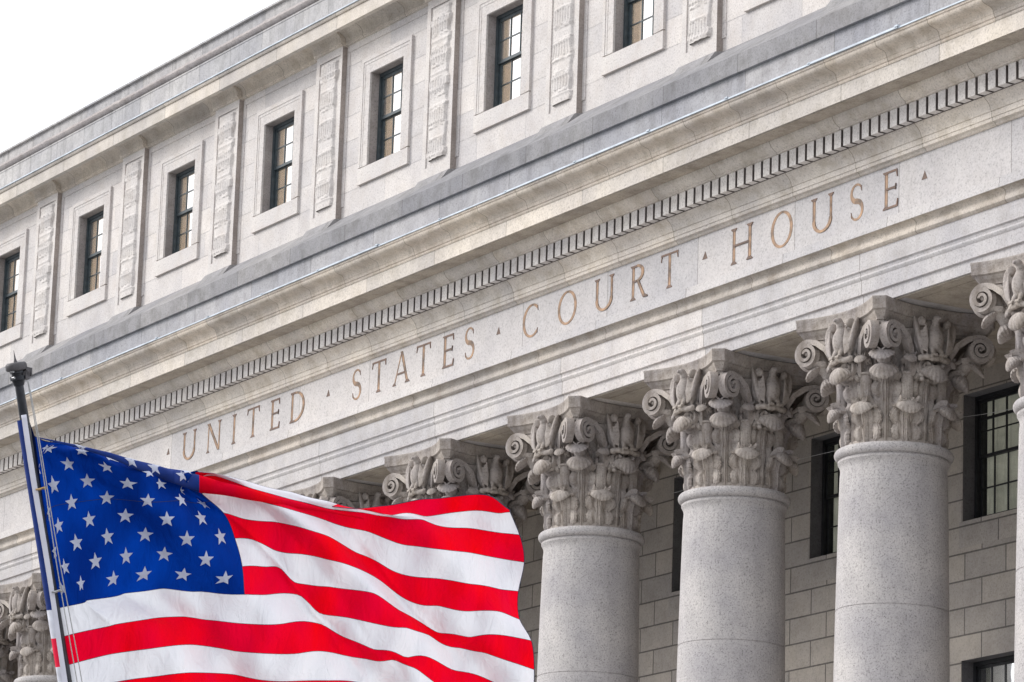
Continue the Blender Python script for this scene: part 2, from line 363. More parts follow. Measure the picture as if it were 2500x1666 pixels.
# dark soffit lining is the underside itself; cyma gutter above
P = [Q(1.165, 23.205), Q(1.175, 23.235), Q(1.165, 23.26), Q(1.19, 23.29), Q(1.20, 23.33), Q(1.205, 23.36)]
P += [Q(1.215+0.265*t - 0.035*math.sin(t*2*math.pi), 23.37+0.40*t) for t in [i/10 for i in range(11)]]
P += [Q(1.50, 23.79), Q(1.505, 23.835)]
run('cornice_gutter', P, M['cyma'], back=Y0+0.5)
zg = Q(1.505, 23.835)[1]
# lead strip on the cornice edge, in lapped lengths
b = MB(); x = XA; i = 0
while x < XB-2.8:
    d = random.uniform(-0.008, 0.010)
    b.box(x, x+2.77, Y0-1.535-d, Y0+0.2, zg+0.004+d*0.4, zg+0.036+d, 0)
    b.box(x+2.70, x+2.80, Y0-1.55-d, Y0-1.2, zg+0.030, zg+0.052+d, 0)
    x += 2.78
b.build('lead_flashing', M['lead'], house)
# blocking courses above the cornice
zg2 = zg+0.06; zo = Q(0.86, 24.335)[1]; ze = Q(0.86, 24.72)[1]; za = Q(-0.05, 24.905)[1]
b = MB(); b.box(XA, XB, Y0-0.78, Y0+0.9, zg-0.2, zo-0.004); b.build('blocking_course', M['grey'], house)
P = [(Y0+1.0, zo), (Y0-0.86, zo), (Y0-0.86, ze), (Y0-0.80, ze+0.045), (Y0+0.05, za), (Y0+1.0, za)]
run('weathering_course', P, M['grey2'], smooth=False)

# attic wall with window openings
def wall_open(b, x0, x1, z0, z1, ops, y, depth):
    """front skin at y with rectangular holes (xa,xb,za,zb) and reveals going back depth"""
    xs = sorted(set([x0, x1] + [v for o in ops for v in o[:2]])); zs_ = sorted(set([z0, z1] + [v for o in ops for v in o[2:]]))
    for i in range(len(xs)-1):
        for j in range(len(zs_)-1):
            cx, cz = (xs[i]+xs[i+1])/2, (zs_[j]+zs_[j+1])/2
            if any(o[0] < cx < o[1] and o[2] < cz < o[3] for o in ops): continue
            b.add([(xs[i], y, zs_[j]), (xs[i+1], y, zs_[j]), (xs[i+1], y, zs_[j+1]), (xs[i], y, zs_[j+1])], [(0, 1, 2, 3)])
    for xa, xb, a, c in ops:
        v = [(xa, y, a), (xb, y, a), (xb, y, c), (xa, y, c)]; v += [(p[0], y+depth, p[2]) for p in v]
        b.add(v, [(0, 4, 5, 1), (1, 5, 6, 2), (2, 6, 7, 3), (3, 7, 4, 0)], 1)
YA = Y0+0.05
ZA1 = 29.34
WO = (1.90, 3.50, 25.93, 28.20)
ops = [(XC(k)+WO[0], XC(k)+WO[1], WO[2], WO[3]) for k in KS if XC(k)+WO[1] < XB]
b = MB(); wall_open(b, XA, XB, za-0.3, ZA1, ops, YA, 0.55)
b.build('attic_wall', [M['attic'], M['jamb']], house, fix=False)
# raised border left of and above each sunk panel
b = MB()
for k in KS:
    c = XC(k)
    b.box(c+0.667, c+0.79, YA-0.022, YA+0.02, za+0.27, 28.98)
    b.box(c+0.667, c+PIT-0.632, YA-0.022, YA+0.02, 28.983, ZA1-0.1)
b.build('panel_border', M['attic'], house)

def ring(b, xa, xb, za_, zb_, wdt, y0, y1, bottom=True):
    b.box(xa, xa+wdt, y0, y1, za_, zb_); b.box(xb-wdt, xb, y0, y1, za_, zb_)
    b.box(xa+wdt, xb-wdt, y0+0.0005, y1, zb_-wdt, zb_)
    if bottom: b.box(xa+wdt, xb-wdt, y0+0.0005, y1, za_, za_+wdt)

# one attic window, copied to every bay
def make_window():
    f = MB(); x0, x1, z0, z1 = WO[0], WO[1], WO[2], WO[3]; yf = Y0+0.25
    ring(f, x0+0.002, x1-0.002, z0+0.002, z1-0.002, 0.085, yf, yf+0.14)
    x0i, x1i, z0i, z1i = x0+0.087, x1-0.087, z0+0.087, z1-0.087; zm = 27.09
    # upper sash forward, lower sash set back
    ring(f, x0i, x1i, zm-0.02, z1i, 0.07, yf+0.03, yf+0.075); ring(f, x0i, x1i, z0i, zm+0.03, 0.07, yf+0.08, yf+0.125)
    W3 = (x1i-x0i-0.14)/3
    for s0, s1, yy in ((zm+0.05, z1i-0.07, yf+0.035), (z0i+0.07, zm-0.04, yf+0.085)):
        for i in (1, 2): f.box(x0i+0.07+W3*i-0.014, x0i+0.07+W3*i+0.014, yy, yy+0.03, s0, s1)
        zz = (s0+s1)/2; f.box(x0i+0.07, x1i-0.07, yy+0.003, yy+0.027, zz-0.014, zz+0.014)
    o = f.build('window', M['bronze'], None)
    p = MB(); p.box(x0i+0.03, x1i-0.03, yf+0.052, yf+0.056, zm, z1i-0.02); p.box(x0i+0.03, x1i-0.03, yf+0.102, yf+0.106, z0i+0.02, zm)
    p.build('pane', M['glass'], o)
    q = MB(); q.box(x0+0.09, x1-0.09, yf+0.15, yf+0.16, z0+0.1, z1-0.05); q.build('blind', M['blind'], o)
    s = MB(); X0, X1, Z0_, Z1_ = 1.50, 3.88, 25.54, 28.60
    yo = YA-0.068; yi = YA-0.048
    # outer moulded band, then inner fascia; plain apron below
    for (a, c, d, e, w_, y_) in ((X0, X1, Z0_+0.42, Z1_, 0.10, yo), (X0+0.102, X1-0.102, Z0_+0.42, Z1_-0.102, 0.07, yo+0.012), (X0+0.174, X1-0.174, Z0_+0.42, Z1_-0.174, 0.225, yi)):
        s.box(a, a+w_, y_, YA+0.02, d, e); s.box(c-w_, c, y_, YA+0.02, d, e); s.box(a+w_, c-w_, y_, YA+0.02, e-w_, e)
    s.box(X0, X1, yo-0.001, YA+0.02, Z0_, WO[2]-0.001)
    s.build('window_surround', M['pil'], o)
    return o
win = make_window(); win.parent = house
for i, k in enumerate(KS):
    if XC(k)+WO[1] > XB: continue
    if i == 0: win.location = (XC(k), 0, 0)
    else:
        c = ctree(win, house); c.location = (XC(k), 0, 0)
b = MB(); b.box(XA+0.2, XB-0.2, YA+2.4, YA+2.5, 20, 30); b.build('attic_room_wall', M['room'], house)

# pilasters with carved trophies
PZ0 = za-0.02; PZ1 = 29.20
def relief(seed):
    rnd = random.Random(seed)
    key = [(0, .30), (.02, .42), (.05, .44), (.06, .28), (.13, .24), (.19, .40), (.22, .43), (.235, .26), (.30, .22), (.335, .36), (.35, .43), (.37, .30), (.40, .28), (.46, .30), (.47, .44), (.52, .45), (.55, .30), (.62, .28),
           (.66, .42), (.70, .44), (.71, .36), (.75, .26), (.78, .44), (.81, .46), (.82, .32), (.86, .22), (.90, .44), (.93, .47), (.935, .40), (.97, .38), (1, .42)]
    if seed % 2: key = [(a, .22+ (0.46-max(.2, c))*0.9 if 0.1 < a < 0.85 else c) for a, c in key]
    za_, zb_ = 25.30, 28.86
    ph = [rnd.uniform(0, 6) for _ in range(6)]
    key = [(a, max(c, 0.37)) for a, c in key]
    def hw(t): return float(np.interp(t, [a for a, _ in key], [c for _, c in key]))
    b = MB()
    def f(u, v):
        s = 2*u-1; t = v; W = hw(t)
        x = s*W; z = za_+(zb_-za_)*t
        edge = min(1, (1-abs(s))*9)
        d = 0.058*edge + 0.015*(1-s*s)
        zone = math.sin(t*31+ph[0])
        if zone > 0.1: d += 0.013*math.cos(s*22)*edge            # flutes of the bowls
        elif zone < -0.55: d -= 0.012*edge                         # plain necks
        else: d += 0.016*math.sin(s*7+ph[1])*math.sin(t*80+s*4)*edge   # leaves and wings
        d += 0.016*max(0, math.sin(t*58+ph[2]))**6*edge             # rims
        return Vector((x, -max(d, 0.0), z))
    b.grid(f, 44, 230)
    return b.me('relief')
rel = [relief(2), relief(5)]
def make_pilaster(ri):
    b = MB(); yp = Y0-0.10; xa, xb = -0.63, 0.665
    b.box(xa, xb, yp+0.03, YA+0.3, PZ0-0.3, PZ1)            # sunk field
    for a, c, d, e in ((xa, xa+0.16, PZ0-0.3, PZ1), (xb-0.10, xb, PZ0-0.3, PZ1), (xa+0.16, xb-0.10, 28.95, PZ1), (xa+0.16, xb-0.10, PZ0-0.3, 25.16)):
        b.box(a, c, yp, yp+0.029, d, e)
    b.box(xb+0.001, xb+0.004, yp+0.001, YA+0.2, PZ0, PZ1, 1)    # thin darker sheet on the right flank
    o = b.build('pilaster', [M['pil'], M['dark_flank']], None)
    r_ = link('carved_relief', rel[ri], M['pil'] if not rel[ri].materials else None, o, True, (0.03, yp+0.03, 0))
    p = MB()
    # sloping base block under the pilaster
    pr = [(YA, PZ0+0.02), (yp-0.05, PZ0-0.02), (yp-0.45, ze+0.11), (Y0-0.70, ze-0.02), (YA, ze-0.02)]
    p.extrude_x(pr, xa-0.03, xb+0.03); p.build('pilaster_base', M['grey2'], o)
    return o
pa, pb = make_pilaster(0), make_pilaster(1)
for i, k in enumerate(KS):
    src = (pa, pb)[i % 2]; o = src if i < 2 else ctree(src, house)
    o.parent = house; o.location = (XC(k), 0, 0)

# attic cornice: bed fillet + cove, breaking forward over the pilasters
def cove(dx):
    a = Y0-dx
    P = [(a-0.00, 29.14), (a-0.03, 29.15), (a-0.03, 29.185), (a-0.055, 29.19), (a-0.055, 29.225), (a-0.04, 29.23)]
    P += [(a-0.05-0.37*(1-math.cos(R(90*t/8))), 29.235+0.235*math.sin(R(90*t/8))) for t in range(9)]
    return P
zcs = 29.475
pr = cove(0.0); pr = [(YA+0.3, pr[0][1])] + pr + [(YA+0.3, zcs-0.003)]
b = MB(); b.extrude_x(pr, XA, XB); me = b.me(); autosmooth(me, 32); link('attic_cove', me, M['cove'], house)
b = MB(); pr = cove(0.13); pr = [(Y0+0.02, pr[0][1]-0.02)] + pr + [(Y0+0.02, zcs-0.006)]
b.extrude_x(pr, -0.68, 0.70); me = b.me('cove_break'); autosmooth(me, 32); me.materials.append(M['cove'])
for k in KS: link('cove_break', me, None, house, False, (XC(k), 0, 0))
qc = 0.60; zcb = 29.73*(Y0-qc)/Y0
P = [(Y0+0.6, zcs), (Y0-qc+0.12, zcs), (Y0-qc+0.115, zcb-0.01), (Y0-qc, zcb-0.01), Q(qc, 30.05), Q(qc+0.03, 30.06), Q(qc+0.05, 30.10), Q(qc+0.06, 30.15), (Y0+0.6, Q(qc+0.06, 30.15)[1])]
P[1] = (Y0-qc+0.12, zcs)
run('attic_corona', P, M['corona'], smooth=False)
zt2 = Q(qc+0.06, 30.15)[1]
b = MB(); b.box(XA, XB, Y0-qc-0.09, Y0+0.3, zt2+0.004, zt2+0.03); b.build('attic_flashing', M['lead'], house)
# parapet
qp = 0.12
def qz(z): return z*(Y0-qp)/Y0
b = MB(); b.box(XA, XB, Y0-qp, Y0+1.0, zt2+0.034, qz(30.66)); b.box(XA, XB, Y0-qp+0.05, Y0+1.0, qz(30.66)+0.001, qz(31.2)-0.001); b.build('parapet', M['parapet'], house)
b = MB(); b.box(XA, XB, Y0-qp-0.03, Y0+1.0, qz(31.2), qz(31.2)+0.05); b.build('coping', M['parapet'], house)
b = MB(); zr = (qz(30.69)+qz(30.93))/2; rr = (qz(30.93)-qz(30.69))/2
def ft(u, v):
    x = XA+(XB-XA)*u; n = x/0.34; a = v*2*math.pi
    r_ = rr*(0.86+0.14*abs(math.sin(n*math.pi+a*0.5))**0.6)
    if (x/4.3) % 1 < 0.05: r_ = rr*1.12
    return Vector((x, Y0-qp+0.05-math.cos(a)*r_*1.05, zr+math.sin(a)*r_))
b.grid(ft, 1500, 10); b.build('wreath_moulding', M['torus'], house, smooth=True)
b = MB(); b.box(XA, XB, Y0-qp-0.012, Y0+0.2, qz(30.64), qz(30.685)); b.build('wreath_fillet', M['parapet'], house)

# body of the building behind, portico floor, roof
YB = Y0+5.5
b = MB(); b.box(XA+0.3, XB-0.3, YB+1.5, YB+14, GZ, 24.5); b.box(XA+0.3, XB-0.3, Y0+1.2, YB+14, 29.5, 29.9); b.box(XA+0.3, XB-0.3, YB+13, YB+14, 24.5, 29.5)
b.build('building_mass', M['wall'], house)
# soffit panels of the portico
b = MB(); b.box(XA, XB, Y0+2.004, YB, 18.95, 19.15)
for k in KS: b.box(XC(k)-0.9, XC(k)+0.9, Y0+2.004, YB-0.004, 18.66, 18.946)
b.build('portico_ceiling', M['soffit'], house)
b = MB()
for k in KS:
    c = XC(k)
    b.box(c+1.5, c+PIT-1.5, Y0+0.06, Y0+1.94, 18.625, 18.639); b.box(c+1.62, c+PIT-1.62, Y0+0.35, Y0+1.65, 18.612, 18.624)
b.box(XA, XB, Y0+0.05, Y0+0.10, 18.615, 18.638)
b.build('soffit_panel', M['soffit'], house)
# back wall with two rows of windows
BW = (1.49, 3.87); rowz = [(15.90, 18.50), (9.8, 13.08)]
ops = [(XC(k)+BW[0], XC(k)+BW[1], a, c) for k in KS for a, c in rowz if XC(k)+BW[1] < XB]
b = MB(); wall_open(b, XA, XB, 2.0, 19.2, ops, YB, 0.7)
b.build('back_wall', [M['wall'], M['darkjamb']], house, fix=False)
def make_back_window(z0, z1, bars):
    x0, x1 = BW; yf = YB+0.24; f = MB()
    ring(f, x0+0.002, x1-0.002, z0+0.002, z1-0.002, 0.08, yf+0.05, yf+0.3)
    xi0, xi1, zi0, zi1 = x0+0.082, x1-0.082, z0+0.082, z1-0.082; zm = z0+(z1-z0)*0.52
    ring(f, xi0, xi1, zm-0.03, zi1, 0.06, yf+0.10, yf+0.14); ring(f, xi0, xi1, zi0, zm+0.03, 0.06, yf+0.145, yf+0.185)
    n = 5; W3 = (xi1-xi0)/n
    for i in range(1, n):
        f.box(xi0+W3*i-0.022, xi0+W3*i+0.022, yf+0.105, yf+0.13, zm+0.03, zi1-0.06)
        f.box(xi0+W3*i-0.018, xi0+W3*i+0.018, yf+0.15, yf+0.175, zi0+0.06, zm-0.03)
    for zz, y_, h in bars: f.box(xi0+0.06, xi1-0.06, yf+y_, yf+y_+0.02, zz-h, zz+h)
    o = f.build('window', M['darkframe'], house)
    p = MB(); p.box(xi0, xi1, yf+0.118, yf+0.122, zm, zi1); p.box(xi0, xi1, yf+0.162, yf+0.166, zi0, zm); p.build('pane', M['glass_dark'] if z0 > 15 else M['glass'], o)
    m_ = MB(); m_.box(x0-0.05, x0-0.012, YB-0.006, YB+0.01, z0, z1); m_.box(x0-0.1, x1+0.1, YB-0.008, YB+0.01, z0-0.54, z0-0.002); m_.build('window_margin', M['wall'], o)
    c = MB()
    def fc(u, v): return Vector((x0+0.12+(x1-x0-0.15)*u, YB+0.50+0.03*math.sin(u*62)+0.02*math.sin(u*23+2), z0+0.12+(z1-z0-0.2)*v))
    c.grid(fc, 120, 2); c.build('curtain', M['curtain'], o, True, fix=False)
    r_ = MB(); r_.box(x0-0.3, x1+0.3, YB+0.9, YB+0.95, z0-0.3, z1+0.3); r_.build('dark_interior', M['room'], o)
    return o
w1 = make_back_window(15.90, 18.50, [(18.02, 0.107, 0.03), (17.76, 0.109, 0.014), (16.6, 0.152, 0.016)])
w2 = make_back_window(9.8, 13.08, [(12.3, 0.107, 0.016), (10.6, 0.152, 0.016)])
for i, k in enumerate(KS):
    if XC(k)+BW[1] > XB: continue
    for s_ in (w1, w2):
        o = s_ if i == 0 else ctree(s_, house); o.location = (XC(k), 0, 0)
# podium and end walls
b = MB(); b.box(XA, XB, Y0-0.6, YB+2, GZ, 2.6)
for i in range(14): b.box(XA+2, XB-2, Y0-0.6-0.36*(i+1), Y0-0.6-0.36*i-0.004, GZ, 2.6-0.3*(i+1))
b.build('podium_steps', M['frieze'], house)
b = MB()
for xa, xb in ((XA, XA+0.7), (XB-0.7, XB)): b.box(xa+0.02, xb-0.02, Y0+2.1, YB+13.5, 2.6, 29.0)
b.build('end_wall', M['wall'], house)

# ------------------------------------------------------------------ inscription
ZB, ZT = 20.375, 21.105; CH = ZT-ZB
def strokes(ch):
    """list of polygons in unit space (x 0..1 of the letter width, z 0..1)"""
    return None
def letter(ch, xa, xb, li):
    b = MB(); Wd = xb-xa; T = 0.088; t_ = 0.04; cnt = [0]; s_ = 0.055
    def poly(pts, mi=1):
        d = 0.005+0.0016*cnt[0]; cnt[0] += 1
        n = len(pts); v = [(x, -d, z) for x, z in pts] + [(x, 0.01, z) for x, z in pts]
        b.add(v, [tuple(range(n))] + [(i, i+n, (i+1) % n+n, (i+1) % n) for i in range(n)], mi)
    def stem(x0, x1, z0, z1, th, ser0=True, ser1=True, both=True):
        """slanted or upright stroke with bracket serifs"""
        poly([(x0-th/2, z0), (x0+th/2, z0), (x1+th/2, z1), (x1-th/2, z1)], 0)
        if th > 0.06: poly([(x0-th/2, z0), (x0-th/2+0.022, z0), (x1-th/2+0.022, z1), (x1-th/2, z1)], 1)  # darker strip down the left edge of thick stems
        if ser0: poly([(x0-th/2-s_, z0), (x0+th/2+s_, z0), (x0+th/2+s_, z0+0.018), (x0+th/2, z0+0.06), (x0-th/2, z0+0.06), (x0-th/2-s_, z0+0.018)])
        if ser1: poly([(x1-th/2-s_, z1), (x1-th/2-s_, z1-0.018), (x1-th/2, z1-0.06), (x1+th/2, z1-0.06), (x1+th/2+s_, z1-0.018), (x1+th/2+s_, z1)])
    def bar(x0, x1, z, th=t_): poly([(x0, z-th/2), (x1, z-th/2), (x1, z+th/2), (x0, z+th/2)])
    def tip(x, z, up_=True, dirn=1):
        q = 0.11 if up_ else -0.11
        poly([(x-0.035*dirn, z), (x, z), (x+0.012*dirn, z+q), (x-0.004*dirn, z+q)])
    def ribbon(pts, ths):
        out, inn = [], []
        for i, (x, z) in enumerate(pts):
            x0, z0 = pts[max(0, i-1)]; x1, z1 = pts[min(len(pts)-1, i+1)]; l = math.hypot(x1-x0, z1-z0); nx, nz = -(z1-z0)/l, (x1-x0)/l
            out.append((x+nx*ths[i]/2, z+nz*ths[i]/2)); inn.append((x-nx*ths[i]/2, z-nz*ths[i]/2))
        d = 0.005+0.0016*cnt[0]; cnt[0] += 1
        n = len(out); v = [(x, -d, z) for x, z in out] + [(x, -d, z) for x, z in inn] + [(x, 0.01, z) for x, z in out] + [(x, 0.01, z) for x, z in inn]
        f = []
        for i in range(n-1): f += [(i, i+1, n+i+1, n+i), (i, 2*n+i, 2*n+i+1, i+1), (n+i, n+i+1, 3*n+i+1, 3*n+i)]
        b.add(v, f)
    def bow(cx, cz, rx, rz, a0, a1, n=30, thk=None):
        pts = [(cx+rx*math.cos(R(a0+(a1-a0)*i/n)), cz+rz*math.sin(R(a0+(a1-a0)*i/n))) for i in range(n+1)]
        th = [0.045+(T-0.045)*abs(math.cos(R(a0+(a1-a0)*i/n)))**1.3 for i in range(n+1)]
        ribbon(pts, th)
    H_ = CH
    if ch == '^':
        h = 0.125; poly([(0, 0.33), (Wd, 0.33), (Wd/2+0.01, 0.33+h*1.25)])
    elif ch == 'U':
        stem(T*0.9, T*0.9, 0.26, H_, T, False, True); stem(Wd-T*0.8, Wd-T*0.8, 0.26, H_, T*0.7, False, True)
        bow(Wd/2+0.005, 0.27, Wd/2-T*0.87, 0.235, 180, 360)
    elif ch == 'N':
        stem(0.09, 0.09, 0, H_, t_*1.2); stem(Wd-0.09, Wd-0.09, 0.0, H_, t_*1.2, False, True); stem(0.10, Wd-0.10, H_-0.01, 0.0, T*1.15, False, False); 
    elif ch == 'I': stem(Wd/2, Wd/2, 0, H_, T)
    elif ch == 'T': stem(Wd/2, Wd/2, 0, H_-0.01, T, True, False); bar(0.02, Wd-0.02, H_-t_/2); tip(0.03, H_-t_, False, -1); tip(Wd-0.03, H_-t_, False, 1)
    elif ch == 'E':
        stem(0.09, 0.09, 0, H_, T); bar(0.1, Wd-0.02, H_-t_/2); bar(0.1, Wd, t_/2); bar(0.1, Wd-0.06, H_*0.53)
        tip(Wd-0.02, H_-t_, False); tip(Wd, t_, True); tip(Wd-0.06, H_*0.53-0.045, True)
    elif ch == 'D':
        stem(0.09, 0.09, 0, H_, T); bow(0.24, H_/2, Wd-0.24-T/2, H_/2-0.025, -90, 90); bar(0.1, 0.25, H_-0.024, 0.045); bar(0.1, 0.25, 0.024, 0.045)
    elif ch == 'S':
        cx = Wd/2; pts = []; th = []
        for i in range(25):
            a = R(35+i*(235/24)); pts.append((cx+0.0+(Wd/2-0.045)*0.92*math.cos(a), H_*0.742+H_*0.222*math.sin(a)))
        for i in range(1, 26):
            a = R(90-i*(245/25)); pts.append((cx+(Wd/2-0.045)*math.cos(a), H_*0.272+H_*0.24*math.sin(a)))
        n = len(pts); th = [0.042+0.065*math.exp(-((i/(n-1)-0.5)/0.22)**2) for i in range(n)]
        ribbon(pts, th); tip(pts[0][0]+0.02, pts[0][1]+0.03, False); tip(pts[-1][0], pts[-1][1]-0.05, True, -1)
    elif ch == 'A':
        stem(0.07, Wd/2-0.02, 0, H_, t_, True, False); stem(Wd-0.09, Wd/2-0.01, 0, H_*1.03, T, True, False); bar(Wd*0.26, Wd*0.70, H_*0.34)
    elif ch == 'C':
        bow(Wd*0.56, H_/2, Wd*0.56-T/2, H_/2-0.022, 48, 312, 40); tip(Wd*0.56+(Wd*0.56-T/2)*0.67+0.02, H_*0.90, False); tip(Wd*0.56+(Wd*0.56-T/2)*0.67+0.02, H_*0.08, True)
    elif ch == 'O': bow(Wd/2, H_/2, Wd/2-T/2, H_/2-0.022, 0, 360, 48)
    elif ch == 'R':
        stem(0.09, 0.09, 0, H_, T); bow(0.22, H_*0.755, Wd*0.52-0.11, H_*0.22, -90, 90, 20); bar(0.1, 0.23, H_-0.024, 0.045); bar(0.1, 0.23, H_*0.535, 0.045)
        stem(Wd-0.12, 0.28, 0.0, H_*0.53, T, False, False); poly([(Wd-0.17, 0.0), (Wd, -0.005), (Wd, 0.02), (Wd-0.09, 0.06)])
    elif ch == 'H':
        stem(0.09, 0.09, 0, H_, T); stem(Wd-0.09, Wd-0.09, 0, H_, T); bar(0.1, Wd-0.1, H_*0.51)
    me = b.me(); o = link('letter' if ch != '^' else 'triangle_point', me, [M['gilt'], M['gilt2']], house, False, (xa, Y0-0.002, ZB))
    o['label'] = ('gilt capital letter %s of the inscription' % ch) if ch != '^' else 'small dark triangular stop between the words'
TXT = [('^',-90.51,-90.35),('U',-89.61,-88.89),('N',-88.29,-87.52),('I',-86.96,-86.68),('T',-86.15,-85.48),('E',-84.91,-84.44),('D',-83.90,-83.19),('^',-82.11,-81.94),
 ('S',-80.88,-80.42),('T',-79.94,-79.26),('A',-78.93,-78.17),('T',-77.89,-77.22),('E',-76.68,-76.20),('S',-75.74,-75.29),('^',-74.36,-74.19),
 ('C',-73.25,-72.58),('O',-71.81,-71.06),('U',-70.33,-69.61),('R',-68.94,-68.29),('T',-67.82,-67.15),('^',-66.28,-66.10),
 ('H',-65.24,-64.50),('O',-63.86,-63.12),('U',-62.48,-61.77),('S',-61.23,-60.77),('E',-60.14,-59.68),('^',-58.94,-58.77)]
for i, (c_, a_, b_) in enumerate(TXT): letter(c_, a_, b_, i)

# ================================================================== COLUMNS
ZN = 15.97      # height of the neck ring
b = MB(); zb0 = 2.6
prof = [(1.30, zb0), (1.30, zb0+0.25), (1.22, zb0+0.3), (1.2, zb0+0.42)]
for i in range(31):
    t = i/30; z = zb0+0.5+(ZN-0.42-zb0-0.5)*t; d = ZN-z
    prof.append((1.0+0.145*(1-math.exp(-d/6.2)), z))
prof += [(0.998, ZN-0.30), (1.01, ZN-0.24), (1.035, ZN-0.19), (1.05, ZN-0.165), (1.05, ZN-0.125), (1.0, ZN-0.12)]
# drum joints: fine grooves
out = []
for z_j in (ZN-2.95, ZN-7.4): pass
pp = []
for i, (r_, z) in enumerate(prof):
    pp.append((r_, z))
    if i+1 < len(prof):
        r2, z2 = prof[i+1]
        for zj in (ZN-2.95, ZN-7.4):
            if z < zj <= z2 and zj-z > 0.02:
                rj = r_+(r2-r_)*(zj-z)/(z2-z); pp += [(rj, zj-0.014), (rj-0.012, zj-0.005), (rj-0.012, zj+0.005), (rj, zj+0.014)]
b.lathe(pp, 96); sh = b.me('column'); autosmooth(sh, 30)
b = MB(); b.lathe([(0.9, -0.118), (1.03, -0.118)] + [(1.02+0.10*math.cos(R(a)), 0.10*math.sin(R(a))) for a in range(-85, 91, 12)] + [(0.98, 0.104), (0.9, 0.104)], 96); ast = b.me('astragal'); autosmooth(ast, 40)

# ---- capital, local origin on the axis at the neck ring
CB = MB()
z0c = 0.11; HC = 18.632-ZN
def pol(r_, a, z): return Vector((r_*math.cos(a), r_*math.sin(a), z))
bell = [(0.955, z0c-0.01), (0.955, z0c+0.05), (0.90, z0c+0.1), (0.89, 1.2), (0.94, 1.6), (1.0, 1.98), (1.08, 2.15), (1.12, 2.2), (1.10, 2.24), (0.9, 2.26)]
CB.lathe(bell, 72)
def leaf(ang, z0, h, rb, out, hw, tipw=0.75, lobes=5, seed=0, curl=1.0, thick=0.05):
    ctl = [(rb, z0), (rb+0.012, z0+.25*h), (rb+0.02, z0+.5*h), (rb+.05, z0+.70*h), (rb+.12, z0+.85*h), (rb+out*.5, z0+.93*h), (rb+out*.72, z0+.945*h), (rb+out*.86, z0+.92*h)]
    if curl > 0.5: ctl += [(rb+out, z0+.88*h), (rb+out*1.0, z0+(.88-.16*curl)*h), (rb+out*.95, z0+(.88-.30*curl)*h)]
    cx_, cz_ = zip(*ctl); kk = np.linspace(0, 1, len(ctl)); 
    def cur(v):
        # Catmull-Rom
        f = v*(len(ctl)-1); i = min(int(f), len(ctl)-2); t = f-i
        p = [ctl[max(0, i-1)], ctl[i], ctl[i+1], ctl[min(len(ctl)-1, i+2)]]
        return [0.5*((2*p[1][q])+(-p[0][q]+p[2][q])*t+(2*p[0][q]-5*p[1][q]+4*p[2][q]-p[3][q])*t*t+(-p[0][q]+3*p[1][q]-3*p[2][q]+p[3][q])*t**3) for q in (0, 1)]
    nu, nv = 34, 44
    er = Vector((math.cos(ang), math.sin(ang), 0)); et = Vector((-math.sin(ang), math.cos(ang), 0))
    def pt(u, v, th):
        r_, z = cur(v); r2, z2 = cur(min(1, v+0.01)); r1, z1 = cur(max(0, v-0.01)); tx, tz = r2-r1, z2-z1; l = math.hypot(tx, tz) or 1; nr, nz = tz/l, -tx/l
        s = 2*u-1
        w_ = hw*float(np.interp(v, [0, .15, .35, .5, .62, .72, .85, 1], [.76, .90, 1.0, 1.0, .92, tipw, tipw*.95, tipw]))
        lob = abs(math.sin(v*math.pi*lobes)) if v < 0.68 else 1
        w_ *= (0.70+0.30*lob**0.6)*(1-0.10*abs(math.sin(v*math.pi*lobes*4))*(1 if v < 0.66 else 0))
        x = s*w_
        # mid rib, flutes, cupped edges, drilled eyes
        rel_ = 0.045*math.exp(-(s/0.16)**2) + 0.006*math.cos(s*19)*(1-0.3*abs(s))
        rel_ += (0.012*math.cos(s*52) if abs(s) < 0.34 else 0) - 0.045*math.exp(-((abs(s)-0.42)/0.08)**2)
        if v < 0.66:
            rel_ += 0.075*(abs(s)**1.2)*lob - 0.045
            e = (v*lobes) % 1
            rel_ -= 0.075*math.exp(-((abs(s)-0.62)/0.13)**2-((e-0.02 if e < .5 else e-1.02)/0.10)**2)
        else:
            rel_ += 0.009*math.cos(s*34) - 0.05*s*s
        if abs(s) > 0.93: rel_ -= 0.03
        rr_ = r_+nr*(rel_-th); zz = z+nz*(rel_-th)
        # wrap round the bell low down, flatten at the tip
        k = max(0, 1-v/0.75)
        sag = x*x/(2*rb)*(0.35+0.65*k)
        return er*(rr_-sag)+et*x+Vector((0, 0, zz))
    n0 = len(CB.v)
    v_ = []; f_ = []
    for side in (0, 1):
        for i in range(nu+1):
            for j in range(nv+1): v_.append(pt(i/nu, j/nv, thick*side))
    A_ = (nu+1)*(nv+1)
    for side in (0, 1):
        for i in range(nu):
            for j in range(nv):
                q = (i*(nv+1)+j, (i+1)*(nv+1)+j, (i+1)*(nv+1)+j+1, i*(nv+1)+j+1)
                if side: q = tuple(x+A_ for x in reversed(q))
                f_.append(q)
    for j in range(nv):
        f_.append((j, j+1, A_+j+1, A_+j)); o_ = nu*(nv+1); f_.append((o_+j+1, o_+j, A_+o_+j, A_+o_+j+1))
    for i in range(nu):
        a = i*(nv+1)+nv; c = (i+1)*(nv+1)+nv; f_.append((a, c, A_+c, A_+a))
    CB.add(v_, f_)
